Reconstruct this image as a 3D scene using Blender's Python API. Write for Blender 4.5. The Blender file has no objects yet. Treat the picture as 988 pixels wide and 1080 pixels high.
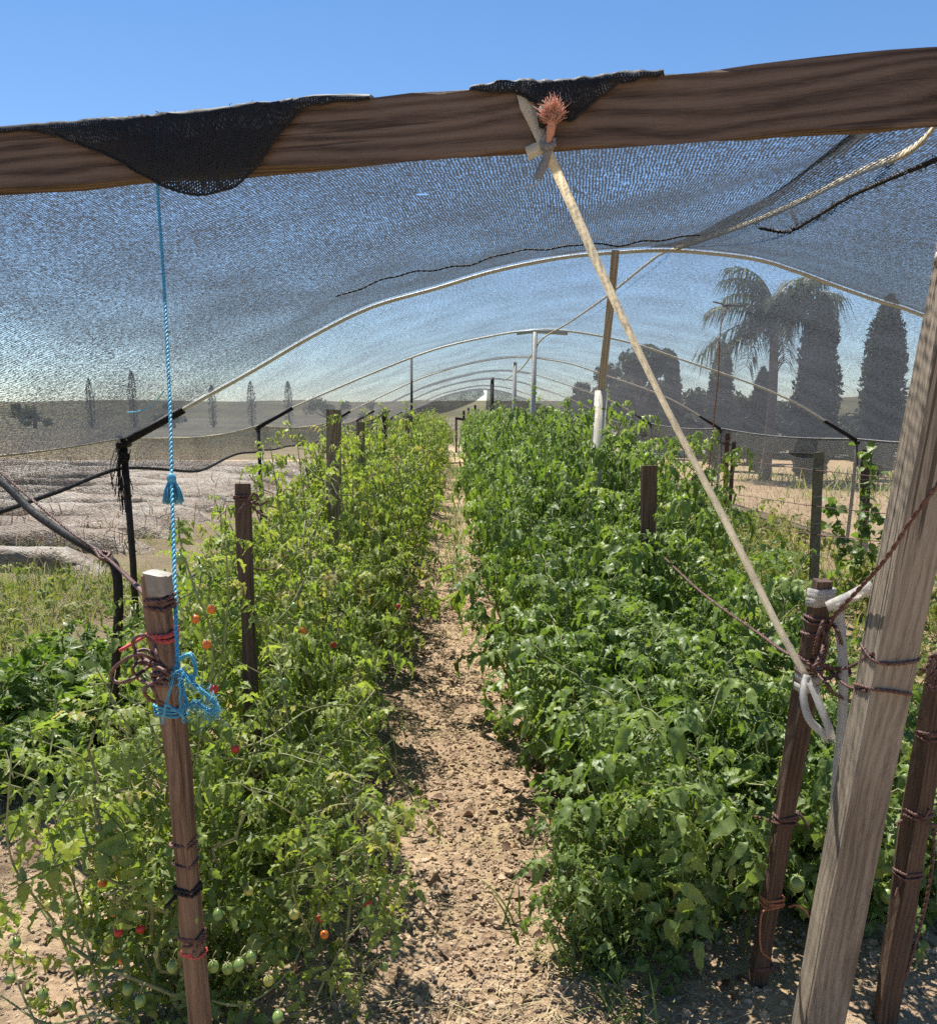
import bpy, math, random
import numpy as np
from mathutils import Vector, Matrix

random.seed(7)
RNG = np.random.default_rng(7)
PI = math.pi
scene = bpy.context.scene
COL = scene.collection

# ------------------------------------------------------------------ camera geometry
F, CX, CY = 950.0, 494.0, 640.0            # focal length and principal point in photo pixels (988 x 1080)
CAM = np.array([0.0, 0.0, 1.5])
PITCH, YAW = math.radians(12.18), math.radians(0.95)
fwd = np.array([math.sin(YAW) * math.cos(PITCH), math.cos(YAW) * math.cos(PITCH), -math.sin(PITCH)])
rgt = np.array([math.cos(YAW), -math.sin(YAW), 0.0])
upv = np.cross(rgt, fwd)

def ray(x, y):
    return fwd + rgt * (x - CX) / F + upv * (CY - y) / F
def D(x, y, d):                            # point at a distance d in front of the camera
    return CAM + ray(x, y) * d
def P(x, y, Y):                            # point in the cross-section Y of the tunnel
    r = ray(x, y)
    return CAM + r * (Y / r[1])
def G(x, y, z=0.0):                        # point on the ground
    r = ray(x, y)
    return CAM + r * ((z - CAM[2]) / r[2])

# ------------------------------------------------------------------ small numeric helpers
def _hash(ix, iy, seed):
    h = (ix.astype(np.int64) * 374761393 + iy.astype(np.int64) * 668265263 + seed * 974634777) & 0xFFFFFFFF
    h = ((h ^ (h >> 13)) * 1274126177) & 0xFFFFFFFF
    return ((h ^ (h >> 16)) & 0xFFFF) / 65535.0
def vnoise(x, y, seed=0):
    x = np.asarray(x, float); y = np.asarray(y, float)
    ix, iy = np.floor(x), np.floor(y)
    fx, fy = x - ix, y - iy
    fx = fx * fx * (3 - 2 * fx); fy = fy * fy * (3 - 2 * fy)
    a = _hash(ix, iy, seed); b = _hash(ix + 1, iy, seed); c = _hash(ix, iy + 1, seed); d = _hash(ix + 1, iy + 1, seed)
    return (a * (1 - fx) + b * fx) * (1 - fy) + (c * (1 - fx) + d * fx) * fy
def fbm(x, y, octs=4, seed=0):
    s, a, t = 0.0, 0.5, 0.0
    for k in range(octs):
        s = s + a * vnoise(np.asarray(x) * 2 ** k, np.asarray(y) * 2 ** k, seed + k); t += a; a *= 0.5
    return s / t
def smooth(pts, n=8):
    """Catmull-Rom through the points."""
    p = np.asarray(pts, float)
    if len(p) < 3:
        return np.array([p[0] + (p[-1] - p[0]) * t for t in np.linspace(0, 1, n + 1)])
    q = np.vstack([2 * p[0] - p[1], p, 2 * p[-1] - p[-2]])
    out = []
    for i in range(1, len(q) - 2):
        for t in np.linspace(0, 1, n, endpoint=False):
            a, b, c, d = q[i - 1], q[i], q[i + 1], q[i + 2]
            out.append(0.5 * (2 * b + (c - a) * t + (2 * a - 5 * b + 4 * c - d) * t * t + (3 * b - a - 3 * c + d) * t ** 3))
    out.append(q[-2])
    return np.array(out)
def norm(v):
    return v / (np.linalg.norm(v) + 1e-12)

# ------------------------------------------------------------------ mesh builder
class MB:
    def __init__(self):
        self.v, self.f, self.t, self.uv, self.m, self.n = [], [], [], [], [], 0
    def add(self, verts, faces, tint=0.5, uv=None, mi=0):
        verts = np.asarray(verts, float).reshape(-1, 3)
        faces = np.asarray(faces, np.int64)
        self.v.append(verts); self.f.append(faces + self.n); self.n += len(verts)
        self.t.append(np.broadcast_to(np.asarray(tint, float), (len(faces),)))
        self.m.append(np.full(len(faces), mi, np.int32))
        if uv is not None: self.uv.append(np.asarray(uv, float))
        return self
    def tube(self, pts, r, sides=6, tint=0.5, caps=True, mi=0):
        p = np.asarray(pts, float); n = len(p)
        r = np.broadcast_to(np.asarray(r, float), (n,))
        tg = np.gradient(p, axis=0); tg /= (np.linalg.norm(tg, axis=1, keepdims=True) + 1e-12)
        a = np.cross(tg[0], [0, 0, 1.0])
        if np.linalg.norm(a) < 0.05: a = np.cross(tg[0], [1.0, 0, 0])
        a = norm(a); A = []
        for i in range(n):
            a = norm(a - tg[i] * np.dot(a, tg[i])); A.append(a)
        A = np.array(A); B = np.cross(tg, A)
        th = np.linspace(0, 2 * PI, sides, endpoint=False)
        V = p[:, None] + r[:, None, None] * (np.cos(th)[None, :, None] * A[:, None] + np.sin(th)[None, :, None] * B[:, None])
        i, j = np.meshgrid(np.arange(n - 1), np.arange(sides), indexing='ij'); i = i.ravel(); j = j.ravel(); k = (j + 1) % sides
        Q = np.stack([i * sides + j, i * sides + k, (i + 1) * sides + k, (i + 1) * sides + j], 1)
        base = self.n
        self.add(V.reshape(-1, 3), Q, tint, mi=mi)
        if caps:
            for ring, rev in ((0, True), (n - 1, False)):
                c = [base + ring * sides + q for q in range(sides)]
                c = c[::-1] if rev else c
                tri = np.array([[c[0], c[q], c[q + 1]] for q in range(1, sides - 1)]) - self.n
                self.add(np.zeros((0, 3)), tri, tint, mi=mi)
        return self
    def twist(self, pts, r, strands=2, pitch=0.03, tint=0.5, sides=5):
        p = np.asarray(pts, float)
        seg = np.linalg.norm(np.diff(p, axis=0), axis=1); s = np.concatenate([[0], np.cumsum(seg)])
        m = max(4, int(s[-1] / (pitch / 5)))
        ss = np.linspace(0, s[-1], m)
        q = np.stack([np.interp(ss, s, p[:, k]) for k in range(3)], 1)
        tg = np.gradient(q, axis=0); tg /= (np.linalg.norm(tg, axis=1, keepdims=True) + 1e-12)
        a = np.cross(tg, [0.13, 0.21, 0.97]); a /= (np.linalg.norm(a, axis=1, keepdims=True) + 1e-12)
        b = np.cross(tg, a)
        for k in range(strands):
            ph = 2 * PI * (ss / pitch + k / strands)
            self.tube(q + r * 0.70 * (np.cos(ph)[:, None] * a + np.sin(ph)[:, None] * b), r, sides, tint)
        return self
    def ribbon(self, pts, w, side, th=0.0012, tint=0.5):
        p = np.asarray(pts, float); n = len(p)
        side = np.asarray(side, float)
        if side.ndim == 1: side = np.tile(side, (n, 1))
        w = np.broadcast_to(np.asarray(w, float), (n,))
        tg = np.gradient(p, axis=0); tg /= (np.linalg.norm(tg, axis=1, keepdims=True) + 1e-12)
        s = side - tg * (side * tg).sum(1, keepdims=True); s /= (np.linalg.norm(s, axis=1, keepdims=True) + 1e-12)
        nn = np.cross(tg, s)
        a = p - s * w[:, None] / 2; b = p + s * w[:, None] / 2
        V = np.stack([a - nn * th, b - nn * th, b + nn * th, a + nn * th], 1).reshape(-1, 3)
        Q = []
        for i in range(n - 1):
            for j in range(4):
                k = (j + 1) % 4
                Q.append([i * 4 + j, i * 4 + k, i * 4 + 4 + k, i * 4 + 4 + j])
        Q.append([3, 2, 1, 0]); e = (n - 1) * 4; Q.append([e, e + 1, e + 2, e + 3])
        return self.add(V, Q, tint)
    def grid(self, V, tint=0.5, uv=True):
        """V: (n, m, 3) sheet; uv in metres."""
        n, m, _ = V.shape
        du = np.linalg.norm(np.diff(V, axis=1), axis=2); dv = np.linalg.norm(np.diff(V, axis=0), axis=2)
        uu = np.concatenate([np.zeros(1), np.cumsum(du.mean(0))]); vv = np.concatenate([np.zeros(1), np.cumsum(dv.mean(1))])
        i, j = np.meshgrid(np.arange(n - 1), np.arange(m - 1), indexing='ij'); i = i.ravel(); j = j.ravel()
        Q = np.stack([i * m + j, i * m + j + 1, (i + 1) * m + j + 1, (i + 1) * m + j], 1)
        U = np.stack([np.tile(uu, n), np.repeat(vv, m)], 1)
        return self.add(V.reshape(-1, 3), Q, tint, uv=U[Q].reshape(-1, 2) if uv else None)
    def blob(self, c, r, sx=1, sy=1, sz=1, seg=10, rings=7, tint=0.5, jit=0.0, mi=0):
        th = np.linspace(0, PI, rings + 1); ph = np.linspace(0, 2 * PI, seg, endpoint=False)
        V = np.stack([np.outer(np.sin(th), np.cos(ph)), np.outer(np.sin(th), np.sin(ph)), np.outer(np.cos(th), np.ones(seg))], 2)
        if jit: V = V * (1 + jit * (RNG.random(V.shape[:2])[..., None] - 0.5))
        V = V * r * np.array([sx, sy, sz]) + np.asarray(c)
        i, j = np.meshgrid(np.arange(rings), np.arange(seg), indexing='ij'); i = i.ravel(); j = j.ravel(); k = (j + 1) % seg
        return self.add(V.reshape(-1, 3), np.stack([i * seg + j, i * seg + k, (i + 1) * seg + k, (i + 1) * seg + j], 1), tint, mi=mi)
    def data(self, name, mat, smooth_=True, off=None):
        me = bpy.data.meshes.new(name)
        V = np.concatenate(self.v) if self.v else np.zeros((0, 3))
        if off is not None: V = V - np.asarray(off)
        me.vertices.add(len(V)); me.vertices.foreach_set('co', V.astype(np.float32).ravel())
        sizes = np.concatenate([np.full(len(f), f.shape[1], np.int32) for f in self.f if len(f)])
        loops = np.concatenate([f.ravel() for f in self.f if len(f)]).astype(np.int32)
        me.loops.add(len(loops)); me.loops.foreach_set('vertex_index', loops)
        me.polygons.add(len(sizes))
        me.polygons.foreach_set('loop_start', np.concatenate([[0], np.cumsum(sizes)[:-1]]).astype(np.int32))
        me.polygons.foreach_set('loop_total', sizes)
        me.polygons.foreach_set('use_smooth', np.full(len(sizes), bool(smooth_)))
        mats = mat if isinstance(mat, (list, tuple)) else [mat]
        for q in mats: me.materials.append(q)
        me.polygons.foreach_set('material_index', np.concatenate([m for m, f in zip(self.m, self.f) if len(f)]))
        me.update(calc_edges=True)
        at = me.attributes.new('tint', 'FLOAT', 'FACE')
        at.data.foreach_set('value', np.concatenate([t for t, f in zip(self.t, self.f) if len(f)]).astype(np.float32))
        if self.uv:
            u = me.uv_layers.new(name='UVMap')
            u.data.foreach_set('uv', np.concatenate(self.uv).astype(np.float32).ravel())
        return me
    def build(self, name, mat, parent=None, smooth_=True, off=None):
        if off is None and parent is not None: off = np.array(parent.location)
        return link(name, self.data(name, mat, smooth_, off), parent)

def link(name, data, parent=None):
    o = bpy.data.objects.new(name, data); COL.objects.link(o)
    if parent is not None: o.parent = parent
    return o
def tag(o, label=None, cat=None, group=None, kind=None):
    if label: o['label'] = label
    if cat: o['category'] = cat
    if group: o['group'] = group
    if kind: o['kind'] = kind
    return o
def attach(o, parent):
    bpy.context.view_layer.update()
    m = o.matrix_world.copy(); o.parent = parent; o.matrix_local = parent.matrix_world.inverted() @ m
    return o
def thing(name, loc, label, cat, group=None):
    o = bpy.data.objects.new(name, None); COL.objects.link(o)
    o.empty_display_size = 0.1
    o.location = [float(q) for q in loc]
    return tag(o, label, cat, group)
def copy_tree(o, parent=None):
    c = o.copy(); COL.objects.link(c)
    if parent is not None: c.parent = parent
    for ch in o.children: copy_tree(ch, c)
    return c

# ------------------------------------------------------------------ materials
class NT:
    def __init__(self, name):
        self.mat = bpy.data.materials.new(name); self.mat.use_nodes = True
        self.t = self.mat.node_tree; self.t.nodes.clear()
        self.out = self.t.nodes.new('ShaderNodeOutputMaterial')
    def n(self, typ, ins=None, **kw):
        d = self.t.nodes.new(typ)
        for k, v in kw.items(): setattr(d, k, v)
        for k, v in (ins or {}).items():
            if hasattr(v, 'links') or isinstance(v, bpy.types.NodeSocket): self.t.links.new(v, d.inputs[k])
            else: d.inputs[k].default_value = v
        return d
    def math(self, op, a, b=0.0, clamp=False):
        return self.n('ShaderNodeMath', {0: a, 1: b}, operation=op, use_clamp=clamp).outputs[0]
    def ramp(self, fac, stops):
        d = self.n('ShaderNodeValToRGB', {0: fac}); cr = d.color_ramp
        while len(cr.elements) < len(stops): cr.elements.new(0.5)
        for e, (p, c) in zip(cr.elements, stops):
            e.position = p; e.color = (*c, 1) if len(c) == 3 else c
        return d.outputs[0]
    def mix(self, fac, a, b, blend='MIX'):
        d = self.n('ShaderNodeMix', data_type='RGBA', blend_type=blend)
        for k, v in ((0, fac), (6, a), (7, b)):
            if isinstance(v, bpy.types.NodeSocket): self.t.links.new(v, d.inputs[k])
            elif k == 0: d.inputs[k].default_value = v
            else: d.inputs[k].default_value = (*v, 1)
        return d.outputs[2]
    def noise(self, vec, scale, detail=4, rough=0.6, dist=0.0):
        return self.n('ShaderNodeTexNoise', {'Vector': vec, 'Scale': scale, 'Detail': detail, 'Roughness': rough, 'Distortion': dist}).outputs[0]
    def coord(self, which='Object', scale=None):
        c = self.n('ShaderNodeTexCoord').outputs[which]
        if scale is not None: c = self.n('ShaderNodeMapping', {0: c, 3: scale}).outputs[0]
        return c
    def bump(self, h, strength=0.4, dist=0.01):
        return self.n('ShaderNodeBump', {'Strength': strength, 'Distance': dist, 'Height': h}).outputs[0]
    def pbr(self, col, rough=0.6, nrm=None, spec=0.4, metal=0.0):
        d = self.n('ShaderNodeBsdfPrincipled')
        for k, v in (('Base Color', col), ('Roughness', rough), ('Specular IOR Level', spec), ('Metallic', metal)):
            if isinstance(v, bpy.types.NodeSocket): self.t.links.new(v, d.inputs[k])
            else: d.inputs[k].default_value = (*v, 1) if isinstance(v, tuple) else v
        if nrm is not None: self.t.links.new(nrm, d.inputs['Normal'])
        return d.outputs[0]
    def done(self, sh):
        self.t.links.new(sh, self.out.inputs[0]); return self.mat

def m_wood(name, dark, mid, light, ring=9.0, bump=0.5, knots=True, crack=0.5, wv=0.24, warp=0.085):
    t = NT(name)
    rnd = t.n('ShaderNodeObjectInfo').outputs['Random']
    off = t.n('ShaderNodeCombineXYZ', {0: t.math('ADD', 0.05, t.math('MULTIPLY', rnd, 0.06)), 1: t.math('ADD', 0.09, t.math('MULTIPLY', rnd, -0.05)), 2: t.math('MULTIPLY', rnd, 3.0)}).outputs[0]
    c = t.n('ShaderNodeVectorMath', {0: t.coord('Object', (1.0, 1.0, 0.22)), 1: off}, operation='ADD').outputs[0]
    nz = t.n('ShaderNodeTexNoise', {'Vector': t.n('ShaderNodeMapping', {0: c, 3: (7.0, 7.0, 6.0)}).outputs[0], 'Scale': 1.0, 'Detail': 2.0}).outputs[1]
    cw = t.n('ShaderNodeMix', {0: warp, 4: c, 5: nz}, data_type='VECTOR').outputs[1]
    cw = t.n('ShaderNodeMapping', {0: cw, 3: (1.0, 1.0, 0.25)}).outputs[0]
    w = t.n('ShaderNodeTexWave', {'Vector': cw, 'Scale': ring, 'Distortion': 1.5, 'Detail': 5.0, 'Detail Scale': 10.0, 'Detail Roughness': 0.7}, wave_type='RINGS', rings_direction='Z', wave_profile='SIN').outputs[1]
    f1 = t.noise(t.n('ShaderNodeMapping', {0: cw, 3: (230.0, 230.0, 70.0)}).outputs[0], 1.0, 4, 0.75)
    f2 = t.noise(t.n('ShaderNodeMapping', {0: cw, 3: (760.0, 760.0, 190.0)}).outputs[0], 1.0, 3, 0.7)
    fine = t.math('ADD', t.math('MULTIPLY', f1, 0.5), t.math('MULTIPLY', f2, 0.5))
    blot = t.noise(t.coord('Object', (6, 6, 1.6)), 1.0, 4, 0.6)
    f = t.math('ADD', t.math('MULTIPLY', w, wv), t.math('ADD', t.math('MULTIPLY', t.math('ADD', t.math('MULTIPLY', t.math('SUBTRACT', fine, .5), 2.0), .5), 0.42), t.math('MULTIPLY', blot, 0.48)))
    col = t.ramp(f, [(0.34, dark), (0.56, mid), (0.82, light)])
    if knots:
        k = t.n('ShaderNodeTexVoronoi', {'Vector': t.coord('Object', (5, 5, 1.9)), 'Scale': 1.0}).outputs[0]
        col = t.mix(t.ramp(k, [(0.08, (1, 1, 1)), (0.22, (0, 0, 0))]), col, dark)
    cr = t.noise(t.coord('Object', (60, 60, 1.3)), 1.0, 2, 0.5)
    crk = t.ramp(cr, [(0.34, (1, 1, 1)), (0.37, (0, 0, 0))])
    col = t.mix(t.math('MULTIPLY', crk, crack), col, tuple(q * 0.35 for q in dark))
    h = t.math('SUBTRACT', fine, crk)
    return t.done(t.pbr(col, 0.75, t.bump(h, bump, 0.003), 0.25))

def m_plain(name, col, rough=0.6, var=0.25, scale=40, bump=0.2, spec=0.4, metal=0.0, col2=None, bd=0.002):
    t = NT(name)
    f = t.noise(t.coord(), scale, 4, 0.65)
    c = t.ramp(f, [(0.3, tuple(q * (1 - var) for q in col)), (0.7, col2 or tuple(min(1, q * (1 + var)) for q in col))])
    return t.done(t.pbr(c, rough, t.bump(f, bump, bd), spec, metal))

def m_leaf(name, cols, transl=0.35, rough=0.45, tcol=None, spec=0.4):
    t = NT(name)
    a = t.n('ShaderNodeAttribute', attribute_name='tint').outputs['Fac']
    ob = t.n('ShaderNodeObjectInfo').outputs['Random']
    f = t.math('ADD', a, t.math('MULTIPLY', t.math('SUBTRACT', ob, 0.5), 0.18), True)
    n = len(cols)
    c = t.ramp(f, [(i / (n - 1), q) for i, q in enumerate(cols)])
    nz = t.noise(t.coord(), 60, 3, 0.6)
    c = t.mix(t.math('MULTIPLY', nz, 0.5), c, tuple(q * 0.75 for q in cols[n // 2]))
    p = t.pbr(c, rough, t.bump(nz, 0.35, 0.004), spec)
    tc = t.mix(1.0, c, tcol or (1.35, 1.55, 0.55), 'MULTIPLY')
    tr = t.n('ShaderNodeBsdfTranslucent', {0: tc}).outputs[0]
    return t.done(t.n('ShaderNodeMixShader', {0: transl, 1: p, 2: tr}).outputs[0])

def m_cloth(name, pu=0.009, pv=0.0062, bias=0.0, gain=4.5, fine=1.5, holes=True, col=(0.034, 0.038, 0.046), fk=1.0, tl=0.085):
    """knitted black shade cloth: opaque tapes with real see-through holes, laid out in metres along the sheet"""
    t = NT(name)
    uv = t.coord('UV')
    n1 = t.noise(uv, 14, 3, 0.6)
    s = t.n('ShaderNodeSeparateXYZ', {0: uv})
    u = t.math('ADD', s.outputs[0], t.math('MULTIPLY', n1, 0.02))
    v = t.math('ADD', s.outputs[1], t.math('MULTIPLY', n1, 0.014))
    A = t.math('SINE', t.math('MULTIPLY', u, 2 * PI / pu))
    B = t.math('SINE', t.math('ADD', t.math('MULTIPLY', v, 2 * PI / pv), t.math('MULTIPLY', u, 2 * PI / pu * 0.5)))
    nf = t.math('SUBTRACT', t.noise(uv, 95, 2, 0.7), 0.5)
    ng = t.math('SUBTRACT', t.noise(uv, 38, 2, 0.6), 0.5)
    nb = t.math('SUBTRACT', t.noise(uv, 2.2, 3, 0.6), 0.5)
    val = t.math('ADD', t.math('MULTIPLY', A, 0.5), t.math('MULTIPLY', B, 0.4))
    val = t.math('ADD', val, t.math('MULTIPLY', nf, fine * 2.2))
    val = t.math('ADD', val, t.math('MULTIPLY', ng, 1.5))
    val = t.math('ADD', val, t.math('MULTIPLY', nb, 0.8))
    face = t.n('ShaderNodeLayerWeight', {0: 0.5}).outputs['Facing']      # a knitted sheet closes up when seen along its surface
    op = t.math('MULTIPLY', t.math('ADD', val, t.math('ADD', bias - 0.20, t.math('MULTIPLY', face, fk))), gain, True)
    if holes:
        vr = t.n('ShaderNodeTexVoronoi', {'Vector': t.n('ShaderNodeMapping', {0: uv, 3: (0.75, 1.6, 1.0)}).outputs[0], 'Scale': 1.0}).outputs[0]
        op = t.math('MULTIPLY', op, t.math('GREATER_THAN', vr, 0.022))
    p = t.pbr(col, 0.6, None, 0.2)
    trl = t.n('ShaderNodeBsdfTranslucent', {0: (tl * .86, tl * .98, tl * 1.2, 1)}).outputs[0]
    body = t.n('ShaderNodeMixShader', {0: 0.3, 1: p, 2: trl}).outputs[0]
    tr = t.n('ShaderNodeBsdfTransparent').outputs[0]
    return t.done(t.n('ShaderNodeMixShader', {0: op, 1: tr, 2: body}).outputs[0])

def m_net(name, pitch=0.02, opaque=0.22):
    t = NT(name)
    uv = t.coord('UV'); s = t.n('ShaderNodeSeparateXYZ', {0: uv})
    du = t.math('ABSOLUTE', t.math('SUBTRACT', t.math('FRACT', t.math('MULTIPLY', s.outputs[0], 1 / pitch)), 0.5))
    dv = t.math('ABSOLUTE', t.math('SUBTRACT', t.math('FRACT', t.math('MULTIPLY', s.outputs[1], 1 / pitch)), 0.5))
    lim = 0.5 - opaque / 4
    op = t.math('MAXIMUM', t.math('GREATER_THAN', du, lim), t.math('GREATER_THAN', dv, lim))
    p = t.pbr((0.26, 0.25, 0.23), 0.5, None, 0.5)
    tr = t.n('ShaderNodeBsdfTransparent').outputs[0]
    return t.done(t.n('ShaderNodeMixShader', {0: op, 1: tr, 2: p}).outputs[0])

def m_soil():
    t = NT('dry_soil')
    c = t.coord('Object')
    s = t.n('ShaderNodeSeparateXYZ', {0: c})
    n1 = t.noise(c, 1.3, 5, 0.6); n2 = t.noise(c, 22, 5, 0.7); n3 = t.noise(c, 120, 3, 0.7)
    col = t.ramp(n2, [(0.28, (0.19, 0.122, 0.072)), (0.5, (0.385, 0.272, 0.172)), (0.75, (0.51, 0.385, 0.258))])
    straw = t.ramp(t.noise(c, 2.6, 4, 0.7), [(0.50, (0, 0, 0)), (0.62, (1, 1, 1))])
    col = t.mix(t.math('MULTIPLY', straw, t.math('MULTIPLY', n3, 1.1), True), col, (0.46, 0.36, 0.19))
    # the open land outside the tunnel: dry stubble on the right, grey weedy ground on the left, both real ground cover
    outr = t.math('MULTIPLY', t.math('SUBTRACT', s.outputs[0], 1.8), 1.0, True)
    dry = t.ramp(t.math('ADD', t.math('MULTIPLY', n1, 0.6), t.math('MULTIPLY', n2, 0.4)), [(0.3, (0.17, 0.115, 0.07)), (0.5, (0.29, 0.205, 0.12)), (0.72, (0.37, 0.285, 0.17))])
    col = t.mix(outr, col, dry)
    outl = t.math('MULTIPLY', t.math('SUBTRACT', -1.75, s.outputs[0]), 2.0, True)
    gr = t.ramp(t.math('ADD', t.math('MULTIPLY', n1, 0.5), t.math('MULTIPLY', n2, 0.5)), [(0.3, (0.10, 0.075, 0.045)), (0.5, (0.19, 0.148, 0.092)), (0.72, (0.29, 0.235, 0.155))])
    col = t.mix(outl, col, gr)
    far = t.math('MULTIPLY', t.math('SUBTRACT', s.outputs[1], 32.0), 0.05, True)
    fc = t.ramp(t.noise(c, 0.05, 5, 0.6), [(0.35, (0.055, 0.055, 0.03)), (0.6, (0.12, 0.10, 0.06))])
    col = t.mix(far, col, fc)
    h = t.math('ADD', n2, t.math('MULTIPLY', n3, 0.5))
    return t.done(t.pbr(col, 0.9, t.bump(h, 0.9, 0.02), 0.15))

MT = {}
MT['beam'] = m_wood('beam_timber', (0.040, 0.025, 0.018), (0.120, 0.080, 0.060), (0.19, 0.135, 0.103), 24.0, 0.5, crack=0.5, wv=0.26, warp=.06)
MT['post'] = m_wood('weathered_post_timber', (0.13, 0.10, 0.074), (0.31, 0.255, 0.192), (0.46, 0.395, 0.315), 22.0, 0.35, crack=.8, wv=.09)
MT['stake'] = m_wood('old_stake_timber', (0.095, 0.056, 0.036), (0.235, 0.152, 0.102), (0.37, 0.265, 0.19), 26.0, 0.6, wv=.10)
MT['darkstake'] = m_wood('dark_stake_timber', (0.050, 0.030, 0.020), (0.125, 0.080, 0.055), (0.23, 0.16, 0.115), 26.0, 0.7, wv=.10)
MT['greystake'] = m_wood('grey_stake_timber', (0.10, 0.075, 0.055), (0.21, 0.165, 0.12), (0.33, 0.27, 0.21), 20.0, 0.8)
MT['brace'] = m_wood('pale_pole_timber', (0.30, 0.22, 0.14), (0.50, 0.40, 0.28), (0.62, 0.52, 0.39), 20.0, 0.3)
MT['pvc'] = m_plain('sun_bleached_pvc', (0.60, 0.56, 0.46), 0.45, 0.12, 12, 0.05)
MT['pvcgrey'] = m_plain('grey_pvc', (0.42, 0.43, 0.40), 0.45, 0.12, 12, 0.05)
MT['black'] = m_plain('black_poly_pipe', (0.014, 0.013, 0.013), 0.6, 0.3, 60, 0.3, 0.2, col2=(0.03, 0.027, 0.025))
MT['blackmetal'] = m_plain('black_painted_steel', (0.02, 0.018, 0.018), 0.55, 0.3, 60, 0.3, 0.4, col2=(0.06, 0.04, 0.03))
MT['rust'] = m_plain('rusty_steel', (0.10, 0.045, 0.03), 0.7, 0.4, 60, 0.4, 0.3)
MT['greenmetal'] = m_plain('dull_green_steel', (0.085, 0.10, 0.065), 0.6, 0.3, 40, 0.2, 0.4, col2=(0.15, 0.14, 0.10))
MT['wire'] = m_plain('brown_coated_wire', (0.075, 0.030, 0.026), 0.55, 0.45, 120, 0.4, 0.4, col2=(0.19, 0.095, 0.075))
MT['thinwire'] = m_plain('galvanised_wire', (0.38, 0.37, 0.35), 0.4, 0.2, 80, 0.1, 0.5)
MT['blue'] = m_plain('blue_poly_twine', (0.085, 0.36, 0.52), 0.5, 0.3, 300, 0.6, 0.4)
def m_tape(name, col, tr=0.6):
    t = NT(name); f = t.noise(t.coord(), 260, 3, 0.6)
    c = t.ramp(f, [(0.3, tuple(q * .85 for q in col)), (0.7, tuple(min(1, q * 1.1) for q in col))])
    b = t.n('ShaderNodeBsdfTranslucent', {0: c}).outputs[0]
    return t.done(t.n('ShaderNodeMixShader', {0: tr, 1: t.pbr(c, .8, t.bump(f, .5, .001), .2), 2: b}).outputs[0])
MT['tape'] = m_tape('tan_cotton_strap', (0.90, 0.84, 0.71))
MT['white'] = m_tape('white_cloth_tape', (0.78, 0.75, 0.70))
MT['pink'] = m_leaf('frayed_orange_rope', [(0.62, 0.22, 0.14), (0.74, 0.38, 0.27), (0.86, 0.64, 0.52)], 0.3, 0.8, (1, 1, 1), 0.2)
MT['orange'] = m_plain('orange_cord', (0.36, 0.15, 0.08), 0.8, 0.3, 200, 0.4, 0.2)
MT['red'] = m_plain('red_tie_tape', (0.55, 0.09, 0.08), 0.7, 0.3, 200, 0.4, 0.3)
MT['greystrap'] = m_plain('grey_strap_end', (0.22, 0.21, 0.20), 0.8, 0.25, 200, 0.4, 0.2)
MT['silver'] = m_plain('grey_sheet_cap', (0.24, 0.22, 0.195), 0.5, 0.25, 60, 0.6, 0.4)
MT['cord'] = m_plain('tan_cord', (0.50, 0.43, 0.30), 0.8, 0.2, 120, 0.3, 0.2)
MT['cloth'] = m_cloth('black_knitted_shade_cloth')
MT['long'] = m_cloth('long_black_shade_cloth', bias=-0.08, fk=0.58, fine=1.3, tl=0.15, col=(0.065, 0.069, 0.070))
MT['flap'] = m_cloth('folded_black_shade_cloth', pu=.006, pv=.0045, bias=0.75, fine=1.0, holes=False, col=(0.022, 0.023, 0.027))
MT['dense'] = m_cloth('dense_black_shade_cloth', bias=0.75, holes=False, col=(0.06, 0.062, 0.065))
MT['net'] = m_net('fine_black_bird_net', 0.009, 0.34)
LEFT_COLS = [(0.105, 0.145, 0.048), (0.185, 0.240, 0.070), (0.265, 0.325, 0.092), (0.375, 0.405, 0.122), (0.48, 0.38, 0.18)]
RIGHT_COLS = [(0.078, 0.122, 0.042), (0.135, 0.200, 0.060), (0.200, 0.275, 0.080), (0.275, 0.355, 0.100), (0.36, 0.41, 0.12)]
MT['leafL'] = m_leaf('cherry_tomato_leaf', LEFT_COLS, 0.43, 0.5)
MT['leafR'] = m_leaf('big_tomato_leaf', RIGHT_COLS, 0.36, 0.44, None, 0.36)
MT['leafB'] = m_leaf('bush_leaf', [(0.10, 0.15, 0.042), (0.18, 0.26, 0.066), (0.28, 0.36, 0.10)], 0.42, 0.4)
MT['weed'] = m_leaf('weed_leaf', [(0.08, 0.12, 0.03), (0.16, 0.21, 0.055), (0.27, 0.28, 0.09), (0.38, 0.33, 0.16)], 0.35, 0.6)
MT['grass'] = m_leaf('grass_blade', [(0.06, 0.11, 0.025), (0.12, 0.19, 0.045), (0.25, 0.27, 0.09)], 0.35, 0.5)
MT['straw'] = m_leaf('dry_straw', [(0.30, 0.22, 0.11), (0.48, 0.38, 0.20), (0.62, 0.53, 0.33)], 0.15, 0.7, (1, 1, 1))
MT['stubble'] = m_leaf('trodden_stubble', [(0.17, 0.11, 0.06), (0.28, 0.20, 0.11), (0.40, 0.31, 0.18)], 0.15, 0.8, (1, 1, 1))
MT['dead'] = m_leaf('dead_weed', [(0.12, 0.065, 0.04), (0.20, 0.12, 0.075), (0.32, 0.22, 0.14)], 0.15, 0.8, (1, 1, 1))
MT['cyp'] = m_leaf('cypress_foliage', [(0.018, 0.030, 0.014), (0.034, 0.052, 0.022), (0.060, 0.080, 0.034)], 0.12, 0.7)
MT['palm'] = m_leaf('palm_frond', [(0.035, 0.055, 0.024), (0.065, 0.090, 0.035), (0.12, 0.14, 0.06)], 0.22, 0.5)
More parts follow.
